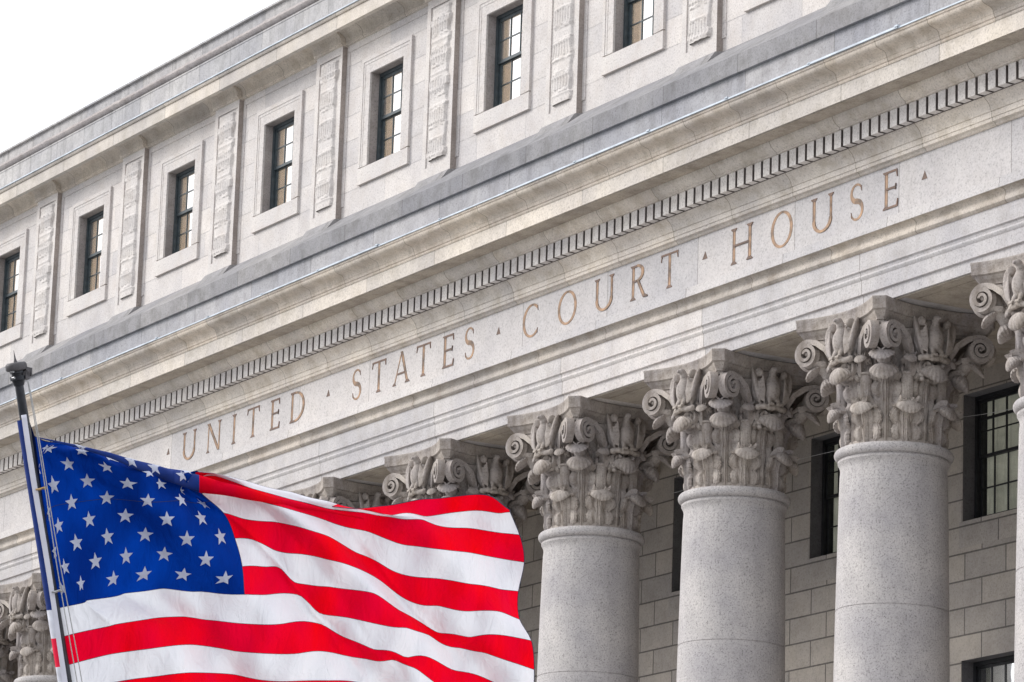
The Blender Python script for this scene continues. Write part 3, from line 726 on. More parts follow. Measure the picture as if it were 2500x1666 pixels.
def shell(ang, r_, z, rad, tilt_):
    """drooping fluted tip of a leaf"""
    er = Vector((math.cos(ang), math.sin(ang), 0)); et = Vector((-math.sin(ang), math.cos(ang), 0)); tl = R(tilt_)
    ax = er*math.cos(tl)-Vector((0, 0, 1))*math.sin(tl); az = er*math.sin(tl)+Vector((0, 0, 1))*math.cos(tl)
    def fn(u, v):
        a = u*2*math.pi; b_ = (v-0.5)*math.pi*0.998; fl = 1+0.05*math.cos(a*17)*math.cos(b_)
        x = math.cos(a)*math.cos(b_)*fl; zz = math.sin(b_); y = math.sin(a)*math.cos(b_)*fl*(1-0.30*max(0, -zz))
        lip = 0.55*max(0, x)**2
        return er*r_+Vector((0, 0, z))+ax*x*rad[0]+et*y*rad[1]+az*(zz*rad[2]*(1.0 if zz > 0 else 1.15)-lip*rad[2]*1.5-0.25*rad[2]*y*y)
    CB.grid(fn, 90, 14, True)
for i in range(8):
    leaf(R(22.5+45*i), z0c, 0.74, 0.995, 0.24, 0.345, 0.50, lobes=4, curl=0.3)
    leaf(R(45*i), z0c, 1.44, 0.955, 0.36, 0.335, 0.48, lobes=6, curl=0.3)
    shell(R(22.5+45*i), 1.17, z0c+0.64, (0.145, 0.235, 0.10), 26)
    shell(R(45*i), 1.26, z0c+1.30, (0.19, 0.27, 0.13), 24)
# stems (caulicoli) with ring collars and flaring calyx
for i in range(8):
    a = R(22.5+45*i); er = Vector((math.cos(a), math.sin(a), 0)); et = Vector((-math.sin(a), math.cos(a), 0))
    CB.tube([er*1.0+Vector((0, 0, z)) for z in (0.75, 1.0, 1.2, 1.38)], [0.085, 0.10, 0.115, 0.12], 12)
    CB.tube([er*1.0+Vector((0, 0, z)) for z in (1.355, 1.375, 1.405, 1.425)], [0.12, 0.15, 0.15, 0.12], 12)
    for k in range(7):
        q = -0.075+0.025*k; CB.tube([er*(1.105-abs(q)*0.5)+et*q+Vector((0, 0, z)) for z in (0.8, 1.35)], 0.011, 5)
# leaves of the corner stems carrying the volutes
for i in range(4):
    a = R(45+90*i); leaf(a, 1.20, 0.55, 1.0, 0.72, 0.22, 0.95, lobes=3, curl=0.3, thick=0.04); shell(a, 1.54, 1.665, (0.21, 0.24, 0.065), 34)
    for sgn in (-1, 1):
        b2 = a+sgn*R(22.5); leaf(b2, 1.30, 0.40, 1.06, 0.18, 0.17, 0.7, lobes=3, curl=0.3, thick=0.03); shell(b2, 1.23, 1.655, (0.10, 0.13, 0.06), 25)
# volutes: (face index, end) -> spiral band in a plane almost parallel to the face
def band(P3, w2, h2):
    """sweep a rectangular section along frames P3=[(point, out_dir, side_dir)]"""
    v_, f_ = [], []
    for i, (p, o_, s_) in enumerate(P3):
        ww = w2[i]; hh = h2[i]
        v_ += [p+o_*hh+s_*ww, p+o_*hh*0.55+s_*ww*0.55, p+o_*hh*0.55-s_*ww*0.55, p+o_*hh-s_*ww, p-o_*hh-s_*ww, p-o_*hh+s_*ww]
    for i in range(len(P3)-1):
        for k in range(6): f_.append((i*6+k, i*6+(k+1) % 6, (i+1)*6+(k+1) % 6, (i+1)*6+k))
    f_.append((0, 1, 2, 3, 4, 5)); e = (len(P3)-1)*6; f_.append((e+5, e+4, e+3, e+2, e+1, e))
    CB.add(v_, f_)
def volute(face, sgn, cx_, cy_, cz_, R0, turns, stem, wd, tilt):
    a = R(90*face-90)
    fo = Vector((math.cos(a), math.sin(a), 0)); fs = Vector((-math.sin(a), math.cos(a), 0))*sgn
    # disc plane: direction along face turned a bit outward towards the corner
    ds = (fs*math.cos(R(tilt))+fo*math.sin(R(tilt))).normalized(); dn = (fo*math.cos(R(tilt))-fs*math.sin(R(tilt))).normalized()
    C = fs*cx_+fo*cy_+Vector((0, 0, cz_)); Z = Vector((0, 0, 1))
    fr = []; W2 = []; H2 = []
    n = len(stem)
    for i, (sx_, so_, sz_) in enumerate(stem):
        fr.append([fs*sx_+fo*so_+Z*sz_]); 
    m = 44
    for i in range(m+1):
        t = i/m; th = math.pi/2+0.35 - t*turns*2*math.pi; rr_ = R0*(1-t)**0.85*0.97+0.035
        fr.append([C+ds*math.cos(th)*rr_+Z*math.sin(th)*rr_+dn*(0.02+0.09*t)])
    pts = [f[0] for f in fr]; P3 = []
    for i, p in enumerate(pts):
        tg = (pts[min(i+1, len(pts)-1)]-pts[max(0, i-1)]).normalized(); s_ = dn if i >= n else (fo*0.9).normalized()
        s_ = (s_-tg*s_.dot(tg)).normalized(); o_ = tg.cross(s_)
        P3.append((p, o_, s_)); q = 0 if i < n else (i-n)/m
        W2.append(wd*(1-0.35*q)); H2.append((0.050 if i >= n else 0.062)*(1-0.45*q)*(R0/0.27)**0.5)
    band(P3, W2, H2)
    CB.ellipsoid(C+dn*0.09, (0.05*R0/0.27,)*3)
    # backing web of the scroll
    seg = 20; v_ = [C-dn*0.02]+[C-dn*0.02+ds*math.cos(2*math.pi*k/seg)*R0*0.86+Z*math.sin(2*math.pi*k/seg)*R0*0.86 for k in range(seg)]
    v_ += [C-dn*(wd*0.8)]+[C-dn*wd*0.8+ds*math.cos(2*math.pi*k/seg)*R0*0.8+Z*math.sin(2*math.pi*k/seg)*R0*0.8 for k in range(seg)]
    f_ = [(0, k+1, (k+1) % seg+1) for k in range(seg)]+[(seg+1, seg+1+(k+1) % seg+1, seg+2+k) for k in range(seg)]+[(k+1, seg+2+k, seg+2+(k+1) % seg, (k+1) % seg+1) for k in range(seg)]
    CB.add(v_, f_)
for face in range(4):
    for sgn in (-1, 1):
        st = [(0.36, 0.98, 1.42), (0.40, 1.02, 1.60), (0.46, 1.07, 1.82), (0.58, 1.13, 2.02), (0.78, 1.19, 2.16)]
        volute(face, sgn, 1.03, 1.24, 1.97, 0.22, 2.3, st, 0.085, 20)
        st = [(0.36, 0.99, 1.35), (0.33, 1.02, 1.45), (0.28, 1.05, 1.55)]
        volute(face, sgn, 0.15, 1.08, 1.50, 0.11, 1.5, st, 0.06, 0)
    a = R(90*face-90); fo = Vector((math.cos(a), math.sin(a), 0)); fs = Vector((-math.sin(a), math.cos(a), 0))
    # flower cluster under the bird
    rnd = random.Random(face)
    for k in range(9):
        CB.ellipsoid(fo*(1.06+rnd.uniform(0, .07))+fs*(rnd.uniform(-.2, .2))+Vector((0, 0, 1.28+rnd.uniform(0, .18))), (0.055, 0.055, 0.05), None, 8, 6)
# roped roll under each corner pair of volutes
for i in range(4):
    a = R(45+90*i); er = Vector((math.cos(a), math.sin(a), 0)); et = Vector((-math.sin(a), math.cos(a), 0))
    CB.tube([er*1.12+Vector((0, 0, 1.45)), er*1.36+Vector((0, 0, 1.75)), er*1.50+Vector((0, 0, 2.12))], [0.16, 0.13, 0.12], 10)
# abacus: concave sides, cut horns
def ab_outline(inset):
    pts = []; h = 1.415-inset; c = 1.235-inset*0.45; sagg = 0.30
    for face in range(4):
        a = R(90*face-90); fo = Vector((math.cos(a), math.sin(a), 0)); fs = Vector((-math.sin(a), math.cos(a), 0))
        for k in range(17):
            s = -1+2*k/16; pts.append(fs*(c*s)+fo*(h-sagg*(1-s*s)))
    return pts
levels = [(2.19, 0.20), (2.25, 0.19), (2.255, 0.155), (2.29, 0.15), (2.32, 0.12), (2.38, 0.07), (2.41, 0.055), (2.415, 0.03), (2.43, 0.005), (HC-0.06, 0.0), (HC-0.045, -0.012), (HC-0.005, -0.012), (HC-0.0, -0.0)]
v_ = []; n = 68
for z, ins in levels: v_ += [Vector((p.x, p.y, z)) for p in ab_outline(ins)]
f_ = [tuple(range(n-1, -1, -1)), tuple(range((len(levels)-1)*n, len(levels)*n))]
for l in range(len(levels)-1):
    for k in range(n): f_.append((l*n+k, l*n+(k+1) % n, (l+1)*n+(k+1) % n, (l+1)*n+k))
CB.add(v_, f_)
cap_me = CB.me('capital'); autosmooth(cap_me, 40)

# ---- the carved bird on each face (faces -Y locally)
EB = MB()
def rotm(x=0, y=0, z=0): return Matrix.Rotation(R(z), 3, 'Z') @ Matrix.Rotation(R(y), 3, 'Y') @ Matrix.Rotation(R(x), 3, 'X')
EB.ellipsoid((0, -0.03, 0.27), (0.14, 0.14, 0.23), rotm(8), 20, 14)
EB.ellipsoid((0, -0.03, 0.42), (0.10, 0.10, 0.13), None, 18, 12)
EB.ellipsoid((0, -0.05, 0.56), (0.062, 0.07, 0.10), rotm(-8), 16, 12)
EB.ellipsoid((0, -0.09, 0.635), (0.058, 0.072, 0.058), None, 16, 12)
EB.tube([(0, -0.13, 0.645), (0, -0.175, 0.635), (0, -0.195, 0.60)], [0.034, 0.026, 0.008], 8)
for s in (-1, 1):
    EB.ellipsoid((s*0.25, 0.03, 0.33), (0.055, 0.15, 0.34), rotm(4, s*12, s*34), 20, 16)
    EB.ellipsoid((s*0.225, -0.02, 0.57), (0.055, 0.09, 0.085), rotm(0, s*10, 0), 16, 12)
    for k in range(4): EB.tube([(s*(0.205+0.025*k), -0.10+0.015*k, 0.5-0.05*k), (s*(0.185+0.03*k), -0.12+0.01*k, 0.25), (s*(0.17+0.035*k), -0.09, 0.03+0.02*k)], [0.018, 0.022, 0.012], 7)
    EB.tube([(s*0.065, -0.04, 0.16), (s*0.075, -0.11, 0.06), (s*0.075, -0.13, 0.0)], [0.055, 0.038, 0.03], 10)
    for k in (-1, 0, 1): EB.tube([(s*0.075+k*0.03, -0.12, 0.02), (s*0.075+k*0.036, -0.175, 0.015), (s*0.075+k*0.038, -0.19, -0.035)], [0.017, 0.016, 0.008], 7)
for k in range(3):
    for j in range(-2, 3): EB.ellipsoid((j*0.038, -0.118+0.01*abs(j)+0.004*k, 0.22+0.075*k), (0.022, 0.02, 0.042), None, 8, 6)
EB.ellipsoid((0, 0.03, 0.02), (0.08, 0.07, 0.14), None, 14, 10)
EB.tube([(x, -0.10+0.10*(x/0.26)**2, -0.045+0.012*math.sin(x*30)) for x in [-0.27+0.54*k/14 for k in range(15)]], [0.045+0.01*(k % 2) for k in range(15)], 10)
EB.ellipsoid((0, 0.09, 0.30), (0.30, 0.09, 0.33), None, 20, 14)
EB.box(-0.2, 0.2, 0.02, 0.22, -0.02, 0.42)
eo = EB.build('eagle', None, None)
md = eo.modifiers.new('r', 'REMESH'); md.mode = 'VOXEL'; md.voxel_size = 0.013
eag_me = bake_mods(eo); bpy.data.objects.remove(eo, do_unlink=True)
for p in eag_me.polygons: p.use_smooth = True

ast.materials.append(M['shaft']); cap_me.materials.append(M['capital']); eag_me.materials.append(M['capital'])
def make_column():
    o = link('column', sh, M['shaft'], None)
    c = link('capital', cap_me, None, o, False, (0, 0, ZN)); link('astragal', ast, None, o, False, (0, 0, ZN))
    for f in range(4):
        a = R(90*f-90); e = link('eagle', eag_me, None, o, False, (1.21*math.cos(a), 1.21*math.sin(a), ZN+1.71)); e.rotation_euler.z = a+R(90); e.scale = (1.28, 1.1, 1.13)
    return o
col0 = make_column()
for i, k in enumerate(KS):
    o = col0 if i == 0 else ctree(col0, house)
    o.parent = house; o.location = (XC(k)+(0.10 if k == 4 else 0), YC, 0)

# ================================================================== FLAG
# control points of the cloth: (fly fraction, hoist fraction) -> place on the flag's own sheet, in units of 1.454 mm
FO = Vector((-34.32881838, 14.98773085, 7.83004226))
pts=[]
def add(s,t,x,y,d=0): pts.append((s,t,x,y,d))
# hoist edge t rows: visible edge right of the pole
hoist={0:(222,0),7:(366,1098),8.95:(400,1275),9.95:(432,1460),10.9:(470,1640),13:(545,2010)}
hk=[0,7,8,9,10,11,13];hx=[222,366,400,428,462,495,560];hy=[0,1098,1278,1460,1632,1800,2150]
def H(k): return np.interp(k,hk,hx),np.interp(k,hk,hy)
for k in np.arange(0,13.1,1.0): add(0,k/13,*H(k))
CW=.4
# star grid
def star_row(row,cols,xy):
    for j,(x,y) in zip(cols,xy): add(CW*j/12,7/13*row/10,x,y)
star_row(9,(3,5,7,9,11),[(515,942),(725,910),(922,880),(1172,883),(1435,910)])
star_row(8,(2,4,6,8,10),[(412,835),(610,798),(802,765),(1047,750),(1315,785)])
star_row(7,(3,5,7,9,11),[(487,678),(685,640),(927,625),(1192,655),(1405,642)])
star_row(6,(2,4,6,8,10),[(370,570),(567,532),(800,505),(1067,530),(1283,522)])
star_row(5,(3,5,7,9,11),[(455,422),(680,390),(943,410),(1157,405),(1300,430)])
star_row(4,(2,4,6,8,10),[(341,312),(557,283),(815,300),(1018,302),(1150,345)])
star_row(3,(1,3,5,7,9),[(240,210),(438,175),(685,195),(955,235),(1130,262)])
star_row(2,(2,4,6,8,10),[(310,78),(520,92),(690,140),(838,165),(1195,225)])
# canton bottom (row7)
for s,x,y in [(.13,560,1045),(.21,800,1000),(.30,1050,970),(.35,1300,990),(.4,1560,1008)]: add(s if s!=.30 else .275,7/13,x,y)
for k,x,y in [(6,1545,830),(5,1498,650),(4,1425,487),(3,1285,362),(2,1265,262),(1.5,1262,222)]: add(.4,k/13,x,y)
# silhouette top over canton ~ t row: from 0 at hoist to 1.4 at canton
for s,k,x,y in [(.08,.3,480,52),(.16,.6,700,105),(.24,.9,900,160),(.32,1.15,1080,205),(.4,1.3,1250,220)]: add(s,k/13,x,y)
T2=2090.7
def sfun(k,xU):
    # fly fraction from U x, canton edge at xc(k), fly edge xf(k)
    xc={1:1262,2:1275,3:1290,4:1425,5:1498,6:1545,7:1560,8:1585,9:1610,10:1635,11:1660,12:1690,13:1720}[k]
    xf={0:T2+1150,1:T2+1165,2:T2+1225,3:T2+1255,4:T2+1217,5:T2+1225,6:T2+1300,7:T2+1318,8:T2+1312,9:T2+1300,10:T2+1300,11:T2+1300,12:T2+1300,13:T2+1300}[k]
    if xU<xc: 
        hx_=H(k)[0]; return CW*(xU-hx_)/(xc-hx_)
    return CW+(1-CW)*(xU-xc)/(xf-xc)
rows={
1:[(1345,236),(1600,292),(1850,352),(2090,412),(T2+120,448),(T2+240,470),(T2+330,490),(T2+410,503),(T2+480,490),(T2+620,510),(T2+850,480),(T2+960,473),(T2+1100,490),(T2+1165,482)],
2:[(1340,250),(1600,330),(1850,400),(2090,460),(T2+240,488),(T2+410,515),(T2+600,530),(T2+900,585),(T2+1100,615),(T2+1225,628)],
3:[(1450,368),(1700,425),(1900,480),(2090,540),(T2+250,605),(T2+480,690),(T2+650,712),(T2+900,740),(T2+1100,778),(T2+1255,803)],
4:[(1550,525),(1750,545),(1900,575),(2090,635),(T2+180,740),(T2+400,850),(T2+600,900),(T2+900,940),(T2+1100,975),(T2+1217,988)],
5:[(1600,655),(1750,725),(1900,748),(2090,785),(T2+120,815),(T2+350,930),(T2+500,1040),(T2+700,1080),(T2+960,1112),(T2+1100,1118),(T2+1225,1168)],
6:[(1700,832),(1785,838),(1870,925),(1960,945),(2090,958),(T2+300,1003),(T2+450,1105),(T2+600,1190),(T2+700,1250),(T2+900,1280),(T2+1300,1303)],
7:[(1700,1010),(1920,1018),(2030,1122),(2090,1140),(T2+150,1160),(T2+500,1220),(T2+650,1270),(T2+700,1305),(T2+850,1350),(T2+1000,1380),(T2+1318,1488)],
8:[(700,1210),(950,1165),(1150,1150),(1300,1168),(1500,1190),(1800,1196),(2060,1202),(2190,1278),(T2+300,1360),(T2+500,1410),(T2+800,1490),(T2+1060,1568),(T2+1312,1650)],
9:[(700,1390),(950,1355),(1250,1330),(1500,1370),(1700,1385),(1900,1385),(2075,1372),(T2+250,1420),(T2+420,1425),(T2+560,1480),(T2+680,1568),(T2+900,1660),(T2+1300,1800)],
10:[(750,1565),(1000,1530),(1300,1508),(1500,1520),(1700,1558),(1900,1560),(2090,1558),(T2+150,1562),(T2+400,1640),(T2+700,1770),(T2+1300,1960)],
}
for k,l in rows.items():
    for x,y in l: add(sfun(k,x),k/13,x,y)
# row 0: behind the top silhouette until the right half, where it is the silhouette
for x,y in [(1345,262),(1600,322),(1850,382),(2090,442)]: add(sfun(1,x),0,x,y)
for x,y in [(T2+200,462),(T2+330,445),(T2+600,400),(T2+950,370),(T2+1050,385),(T2+1160,468)]: add(sfun(1,x),0,x,y)
for k in (11,12,13):
    for x,y in rows[10][::2]: add(sfun(10,x),k/13,x,y+(k-10)*170)
for s,x,y in [(.03,290,32),(.1,450,90),(.2,760,165),(.3,1020,235),(.4,1240,275)]: add(s,0,x,y)
FPt=np.array(pts)
# anisotropic: metric s*1.9
A=np.c_[FPt[:,0]*1.9,FPt[:,1]]
def UU(r): r=np.maximum(r,1e-9); return r*r*np.log(r)
n=len(A);K=UU(np.linalg.norm(A[:,None]-A[None],axis=2))+np.eye(n)*2e-5
BB=np.c_[np.ones(n),A];MM=np.block([[K,BB],[BB.T,np.zeros((3,3))]])
sol=np.linalg.solve(MM,np.r_[FPt[:,2:4],np.zeros((3,2))])
def ev(s,t):
    a=np.c_[s*1.9,t];k=UU(np.linalg.norm(a[:,None]-A[None],axis=2));return k@sol[:n]+np.c_[np.ones(len(a)),a]@sol[n:]

NSg, NTg = 110, 65
s,t=np.meshgrid(np.linspace(0,1,NSg+1),np.linspace(0,1,NTg+1),indexing='ij')
s=s.ravel();t=t.ravel();UV=ev(s,t)
def folds(s,t):
    """billow of the cloth out of its sheet, in metres"""
    w_=s-.5*t; amp=np.clip(s/.25,0,1)
    D=1.44*s + amp*(.13*np.cos(2*np.pi*(w_-.26)/.30)+.035*np.cos(2*np.pi*(s*1.3-t*.9)/.21+1)+.02*np.sin(2*np.pi*(s+.35*t)/.085))
    k=t*13; D-=.10*np.clip((3.1-k)/1.7,0,1)*np.clip((s-.05)/.12,0,1)*np.clip((.44-s)/.08,0,1)
    D+=.28*np.clip(1.5/13-t,0,1)*13/1.5*np.clip((.72-s)/.1,0,1)*np.clip(s/.1,0,1)
    ang=np.arctan2(t+1e-4,s*1.9+1e-4);rr=np.hypot(s*1.9,t)
    D=D-.10*np.clip(s/.3,0,1)*np.exp(-np.abs(w_-.255)/.022)-.06*np.exp(-np.abs(w_-.56)/.02)*np.clip((t-.12)/.2,0,1)
    D=D+.05*np.clip(s/.3,0,1)*np.exp(-np.abs(w_-.36)/.03)
    return D+.030*(np.abs(np.sin(ang*15+rr*1.5))**.6-.5)*np.exp(-((rr-.32)/.30)**2)
D=folds(s,t); gx=(UV[:,0]-222.1)*.0014541; gz=(UV[:,1]-10.45)*.0014541; k_=(38+D)/38
rA,uA,fA=(np.array(v) for v in (rt,up,fwd)); base_dir=np.array(FO)/38.0
arr=(np.outer(D,base_dir)+np.outer(gx*k_,rA)-np.outer(gz*k_,uA)).reshape(NSg+1,NTg+1,3)
def cr(p0, p1, p2, p3, t): return 0.5*((2*p1)+(-p0+p2)*t+(2*p0-5*p1+4*p2-p3)*t*t+(-p0+3*p1-3*p2+p3)*t**3)
def samp(s, t):
    a = min(max(s, 0), 1)*NSg; i = min(int(a), NSg-1); fa = a-i; c_ = min(max(t, 0), 1)*NTg; j = min(int(c_), NTg-1); fb = c_-j
    rows = []
    for q in (-1, 0, 1, 2):
        ii = min(max(i+q, 0), NSg); rows.append(cr(*[arr[ii, min(max(j+z, 0), NTg)] for z in (-1, 0, 1, 2)], fb))
    return cr(*rows, fa)
def FP(s, t): return Vector(samp(s, t))
def FN(s, t):
    e = 0.004; a = FP(min(1, s+e), t)-FP(max(0, s-e), t); c_ = FP(s, min(1, t+e))-FP(s, max(0, t-e)); return a.cross(c_).normalized()
flag = empty('flag', FO, 'red, white and blue stars and stripes flag blowing right of the black pole', 'flag')
FB = MB(); ns, ntt = 150, 13*8
v_ = [FP(i/ns, j/ntt) for i in range(ns+1) for j in range(ntt+1)]
by = {}
for i in range(ns):
    for j in range(ntt):
        st = j//8; m_ = 2 if (i < 60 and st < 7) else (0 if st % 2 == 0 else 1)
        by.setdefault(m_, []).append((i*(ntt+1)+j, (i+1)*(ntt+1)+j, (i+1)*(ntt+1)+j+1, i*(ntt+1)+j+1))
n = len(v_); FB.v = v_
for m_, fs in by.items(): FB.f += fs; FB.mi += [m_]*len(fs)
# continuation of the cloth round the back of the pole to the heading
FB2 = MB()
PT = Vector((-34.30871927, 14.77917032, 8.34212285))-FO; PBt = Vector((-34.59954225, 15.56466751, 5.63814885))-FO
pdv = (PBt-PT).normalized()
side = pdv.cross(fwd).normalized()
if side.dot(rt) < 0: side = -side
front = side.cross(pdv).normalized()
if front.dot(fwd) > 0: front = -front
def pole_at(z): return PT+pdv*((z-PT.z)/pdv.z)
for j in range(ntt+1): pass
angs = [75, 100, 130, 160, 190, 220, 250, 280, 300]
wv = []
for j in range(ntt+1):
    e = FP(0, j/ntt); base = PT+pdv*((e-PT).dot(pdv)-0.17*max(0, 1-j/10)); row = []
    for a in angs: row.append(base+(front*math.sin(R(a))+side*math.cos(R(a)))*(0.072 if a < 260 else 0.065))
    row.append(e); wv.append(row)
cols_ = [[], [], []]
nn = len(angs)+1; vv = [p for r_ in wv for p in r_]
base_n = len(FB.v); FB.v += vv
for j in range(ntt):
    st = j//8; m_ = 2 if st < 7 else (0 if st % 2 == 0 else 1)
    for k in range(nn-1): FB.f.append((base_n+j*nn+k, base_n+j*nn+k+1, base_n+(j+1)*nn+k+1, base_n+(j+1)*nn+k)); FB.mi.append(m_+3)
fm = FB.me('cloth', fix=False)
cl = link('cloth', fm, [M['red'], M['white'], M['blue'], M['red_wrap'], M['white_wrap'], M['blue_wrap']], flag, True)
# seams between stripes and stars
def star(s0, t0):
    SB = MB()
    hoist = 3.17; rs = 0.075; vs = []; rings = 5
    ft_ = 1/3.17; fs_ = 1/5.35
    def pos(x, y, sd_):
        s = s0+x*fs_; t = t0-y*ft_; return FP(s, t)+FN(s, t)*sd_*0.006
    for sd_ in (1, -1):
        ctr = []; out = []
        for k in range(10):
            rr_ = rs if k % 2 == 0 else rs*0.42; a = R(90+36*k); out.append((rr_*math.cos(a), rr_*math.sin(a)))
        vs = [pos(0, 0, sd_)]
        for g in (0.35, 0.7, 1.0): vs += [pos(x*g, y*g, sd_) for x, y in out]
        fs = [(0, 1+k, 1+(k+1) % 10) for k in range(10)]
        for g in range(2): fs += [(1+g*10+k, 1+(g+1)*10+k, 1+(g+1)*10+(k+1) % 10, 1+g*10+(k+1) % 10) for k in range(10)]
        SB.add(vs, fs)
    SB.build('star', M['star'], cl, True, fix=False)
for row in range(1, 10):
    for j in (range(1, 12, 2) if row % 2 else range(2, 11, 2)):
        star(0.4*j/12, 7/13*row/10)
# the top edge of the cloth, rolled over towards the viewer
class Roll:
    ux = [228, 480, 700, 860, 1050, 1270, 1500, 1750, 2100, 2320]; uz = [4, 60, 120, 178, 240, 302, 348, 410, 478, 525]; ur = [3, 9, 17, 29, 42, 54, 40, 24, 11, 3]
def roll_pt(x, ph, lift=0.0):
    z = float(np.interp(x, Roll.ux, Roll.uz)); r_ = float(np.interp(x, Roll.ux, Roll.ur)); s_ = 0.4*(x-222)/1045 if x < 1267 else 0.4+0.6*(x-1267)/2000
    d = float(folds(np.array([s_]), np.array([0.17]))[0])-0.09; q = 0.0014541; k2 = (38+d)/38
    zz = z - (r_+lift/q)*math.sin(ph)*(1+0.05*math.sin(x*0.021)); dd = d-(r_*0.75*q+lift)*math.cos(ph)+0.012*math.sin(x*0.013)
    return Vector(np.array(base_dir)*dd+rA*((x-222.1)*q*k2)-uA*((zz-10.45)*q*k2))
for nm, xa, xb, mt in (('rolled_edge', 228, 1270, 'blue_wrap'), ('rolled_edge', 1270.5, 2320, 'red')):  # blue length takes the cloth copy with shade in its colour
    b = MB(); b.grid(lambda u, v: roll_pt(xa+(xb-xa)*v, u*2*math.pi), 20, 90, True); b.build(nm, M[mt], flag, True, fix=False)
for x0 in (520, 838, 985, 1165):
    b = MB(); r_ = float(np.interp(x0, Roll.ux, Roll.ur)); L2 = 46; pts = []
    for k in range(10):
        rr_ = L2 if k % 2 == 0 else L2*0.42; an = R(90+36*k+14); pts.append((x0+rr_*math.cos(an), rr_*math.sin(an)+r_*0.5))
    vs = []
    for g in (0.0, 0.4, 0.7, 1.0):
        for x, y in pts:
            xx = x0+(x-x0)*g; yy = r_*0.5+(y-r_*0.5)*g; rl = float(np.interp(xx, Roll.ux, Roll.ur)); vs.append(roll_pt(xx, math.asin(max(-1, min(1, yy/rl*0.97))), 0.004))
    fs = [(g*10+k, (g+1)*10+k, (g+1)*10+(k+1) % 10, g*10+(k+1) % 10) for g in range(3) for k in range(10)]
    b.add(vs, fs); b.build('star', M['star'], cl, True, fix=False)
HB = MB()
def seam(fn, n_=120, w_=0.006):
    pts = [fn(i/n_) for i in range(n_+1)]; HB.tube(pts, w_*0.55, 5)
for k in range(1, 13):
    s0 = 0.0 if k >= 7 else 0.4
    seam(lambda q: FP(s0+(1-s0)*q, k/13), 110, 0.0042)
seam(lambda q: FP(0.4, 7/13*q), 60, 0.0055)
seam(lambda q: FP(1.0, q), 60, 0.007); seam(lambda q: FP(q, 0.0), 120, 0.007)
seam(lambda q: FP(0.4*q, 0.262+0.012*math.sin(q*3)), 60, 0.005)
HB.build('seam', M['seam'], flag)
hb = MB()
def hf(u, v):
    z = v; e = PT+pdv*(0.32+2.9*v); a = R(100-34*u+3*math.sin(v*9)); return e+(front*math.sin(a)+side*math.cos(a))*(0.079+0.004*math.sin(v*7))
hb.grid(hf, 6, 80); o_ = hb.build('heading', M['heading'], flag, True, fix=False)
md = o_.modifiers.new('s', 'SOLIDIFY'); md.thickness = 0.006

# ------------------------------------------------------------------ flagpole
PW = PT+FO
pole = empty('flagpole', PW+pdv*((GZ-PW.z)/pdv.z), 'black leaning flagpole with a disc cap, carrying the large flag', 'flagpole')
pl = pole.location.copy()
L_ = (Vector(pl)-PW).length
def axis_tube(name, segs, mat, n=20):
    b = MB(); b.tube([(PW+pdv*d)-pl for d, r_ in segs], [r_ for d, r_ in segs], n); me = b.me(name); autosmooth(me, 40); return link(name, me, mat, pole)
axis_tube('shaft', [(-0.02, 0.040), (0.5, 0.046), (2.0, 0.056), (5.0, 0.075), (L_, 0.10)], M['pole'])
axis_tube('cap', [(-0.172, 0.04), (-0.170, 0.080), (-0.160, 0.095), (-0.145, 0.100), (-0.112, 0.101), (-0.098, 0.095), (-0.092, 0.075), (-0.08, 0.05)], M['cap'], 28)
axis_tube('spike', [(-0.285, 0.002), (-0.25, 0.004), (-0.205, 0.009), (-0.19, 0.014), (-0.170, 0.020)], M['cap'], 10)
axis_tube('collar', [(-0.10, 0.05), (-0.098, 0.066), (-0.07, 0.07), (-0.068, 0.056), (-0.045, 0.056), (-0.043, 0.076), (-0.005, 0.076), (-0.003, 0.06), (0.02, 0.055), (0.045, 0.048), (0.048, 0.04)], M['pole'], 24)
b = MB()
c = PW+side*0.085-pdv*0.05-pl
b.tube([c-front*0.03, c+front*0.03], 0.034, 16); b.box(c.x-0.025, c.x+0.03, c.y-0.02, c.y+0.02, c.z-0.05, c.z+0.055)
b.tube([c+Vector((0.0, 0, 0.05)), c+side*0.035+Vector((0, 0, 0.045)), c+side*0.045-Vector((0, 0, 0.03))], [0.02, 0.018, 0.01], 8)
b.build('truck_pulley', M['cap'], pole)
b = MB()
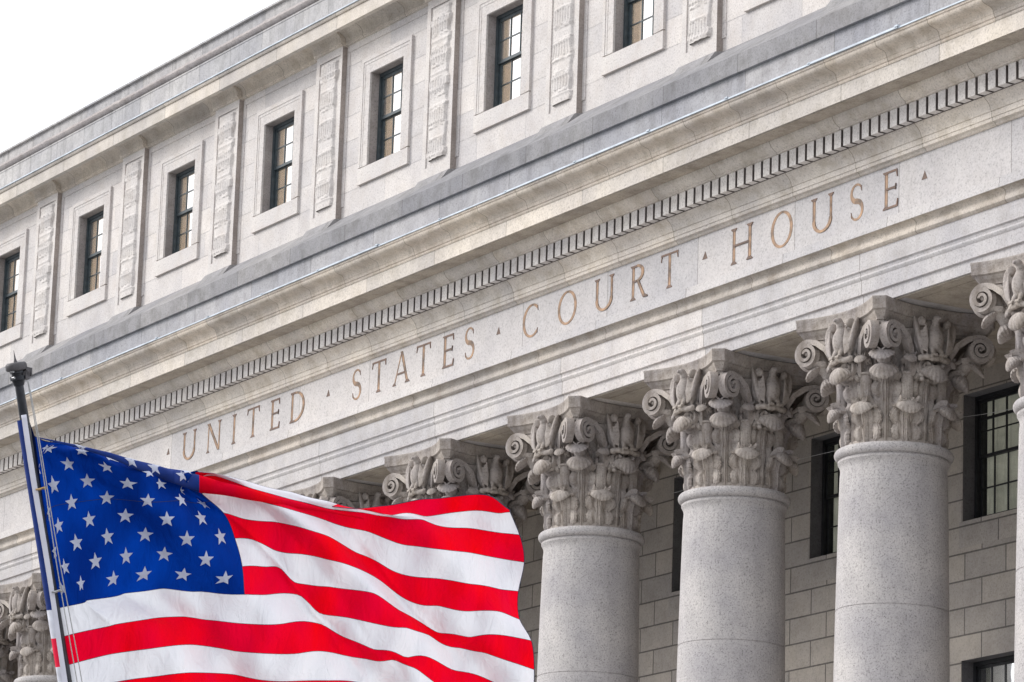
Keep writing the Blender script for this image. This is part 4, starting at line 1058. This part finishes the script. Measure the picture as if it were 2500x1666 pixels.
for d in (-0.09, -0.03): b.tube([PW+pdv*d-side*0.045+front*0.07-pl, PW+pdv*d-side*0.02+front*0.085-pl], 0.012, 8)
b.build('bolt', M['steel'], pole)
# halyard: two lines of rope
halv = empty('halyard', PW, 'thin pale rope running in two lines down the front of the leaning flagpole', 'rope')
b = MB()
for off0, off1, ph in ((0.095, 0.115, 0.0), (0.10, 0.165, 0.6)):
    pts = []
    for i in range(41):
        t = i/40; d = 0.02+3.5*t; s_ = off0+(off1-off0)*t**0.8+0.006*math.sin(t*9+ph)
        pts.append(pdv*d+side*s_+front*(0.10+0.02*math.sin(t*5+ph)))
    b.tube(pts, 0.0048, 6)
b.build('rope_line', M['rope'], halv)
for d, m_ in ((1.02, 'brass'), (1.98, 'steel'), (2.93, 'brass')):
    b = MB(); c = pdv*d+front*0.1
    b.tube([c+side*0.015, c+side*0.05+pdv*0.004, c+side*0.095+pdv*(-0.006)], [0.008, 0.012, 0.010], 8)
    b.ellipsoid(c+side*0.10, (0.018, 0.018, 0.018), None, 10, 8)
    b.build('snap_hook', M[m_], halv)

# ------------------------------------------------------------------ thin wire past the columns
b = MB(); pts = []
w_pts = [(-58.721, 45.498, 16.756), (-60.213, 45.498, 16.844), (-61.483, 45.498, 16.96), (-64.723, 45.498, 16.93), (-65.993, 45.498, 16.965), (-70.949, 45.498, 17.003)]
for i in range(len(w_pts)): pts.append(Vector(w_pts[i]))
b.tube(pts, 0.005, 5)
o = b.build('thin_wire', M['wire']); o['label'] = 'thin pale wire stretched across the gaps between the columns below their capitals'; o['category'] = 'wire'

# ------------------------------------------------------------------ ground
b = MB(); b.add([(-900, -700, GZ), (700, -700, GZ), (700, 900, GZ), (-900, 900, GZ)], [(0, 1, 2, 3)]); o = b.build('ground', M['ground'], fix=False); o['kind'] = 'structure'
b = MB(); b.add([(-140, 18, GZ+0.01), (-20, 18, GZ+0.01), (-20, 60, GZ+0.01), (-140, 60, GZ+0.01)], [(0, 1, 2, 3)]); o = b.build('pavement', M['plaza'], fix=False); o['kind'] = 'structure'
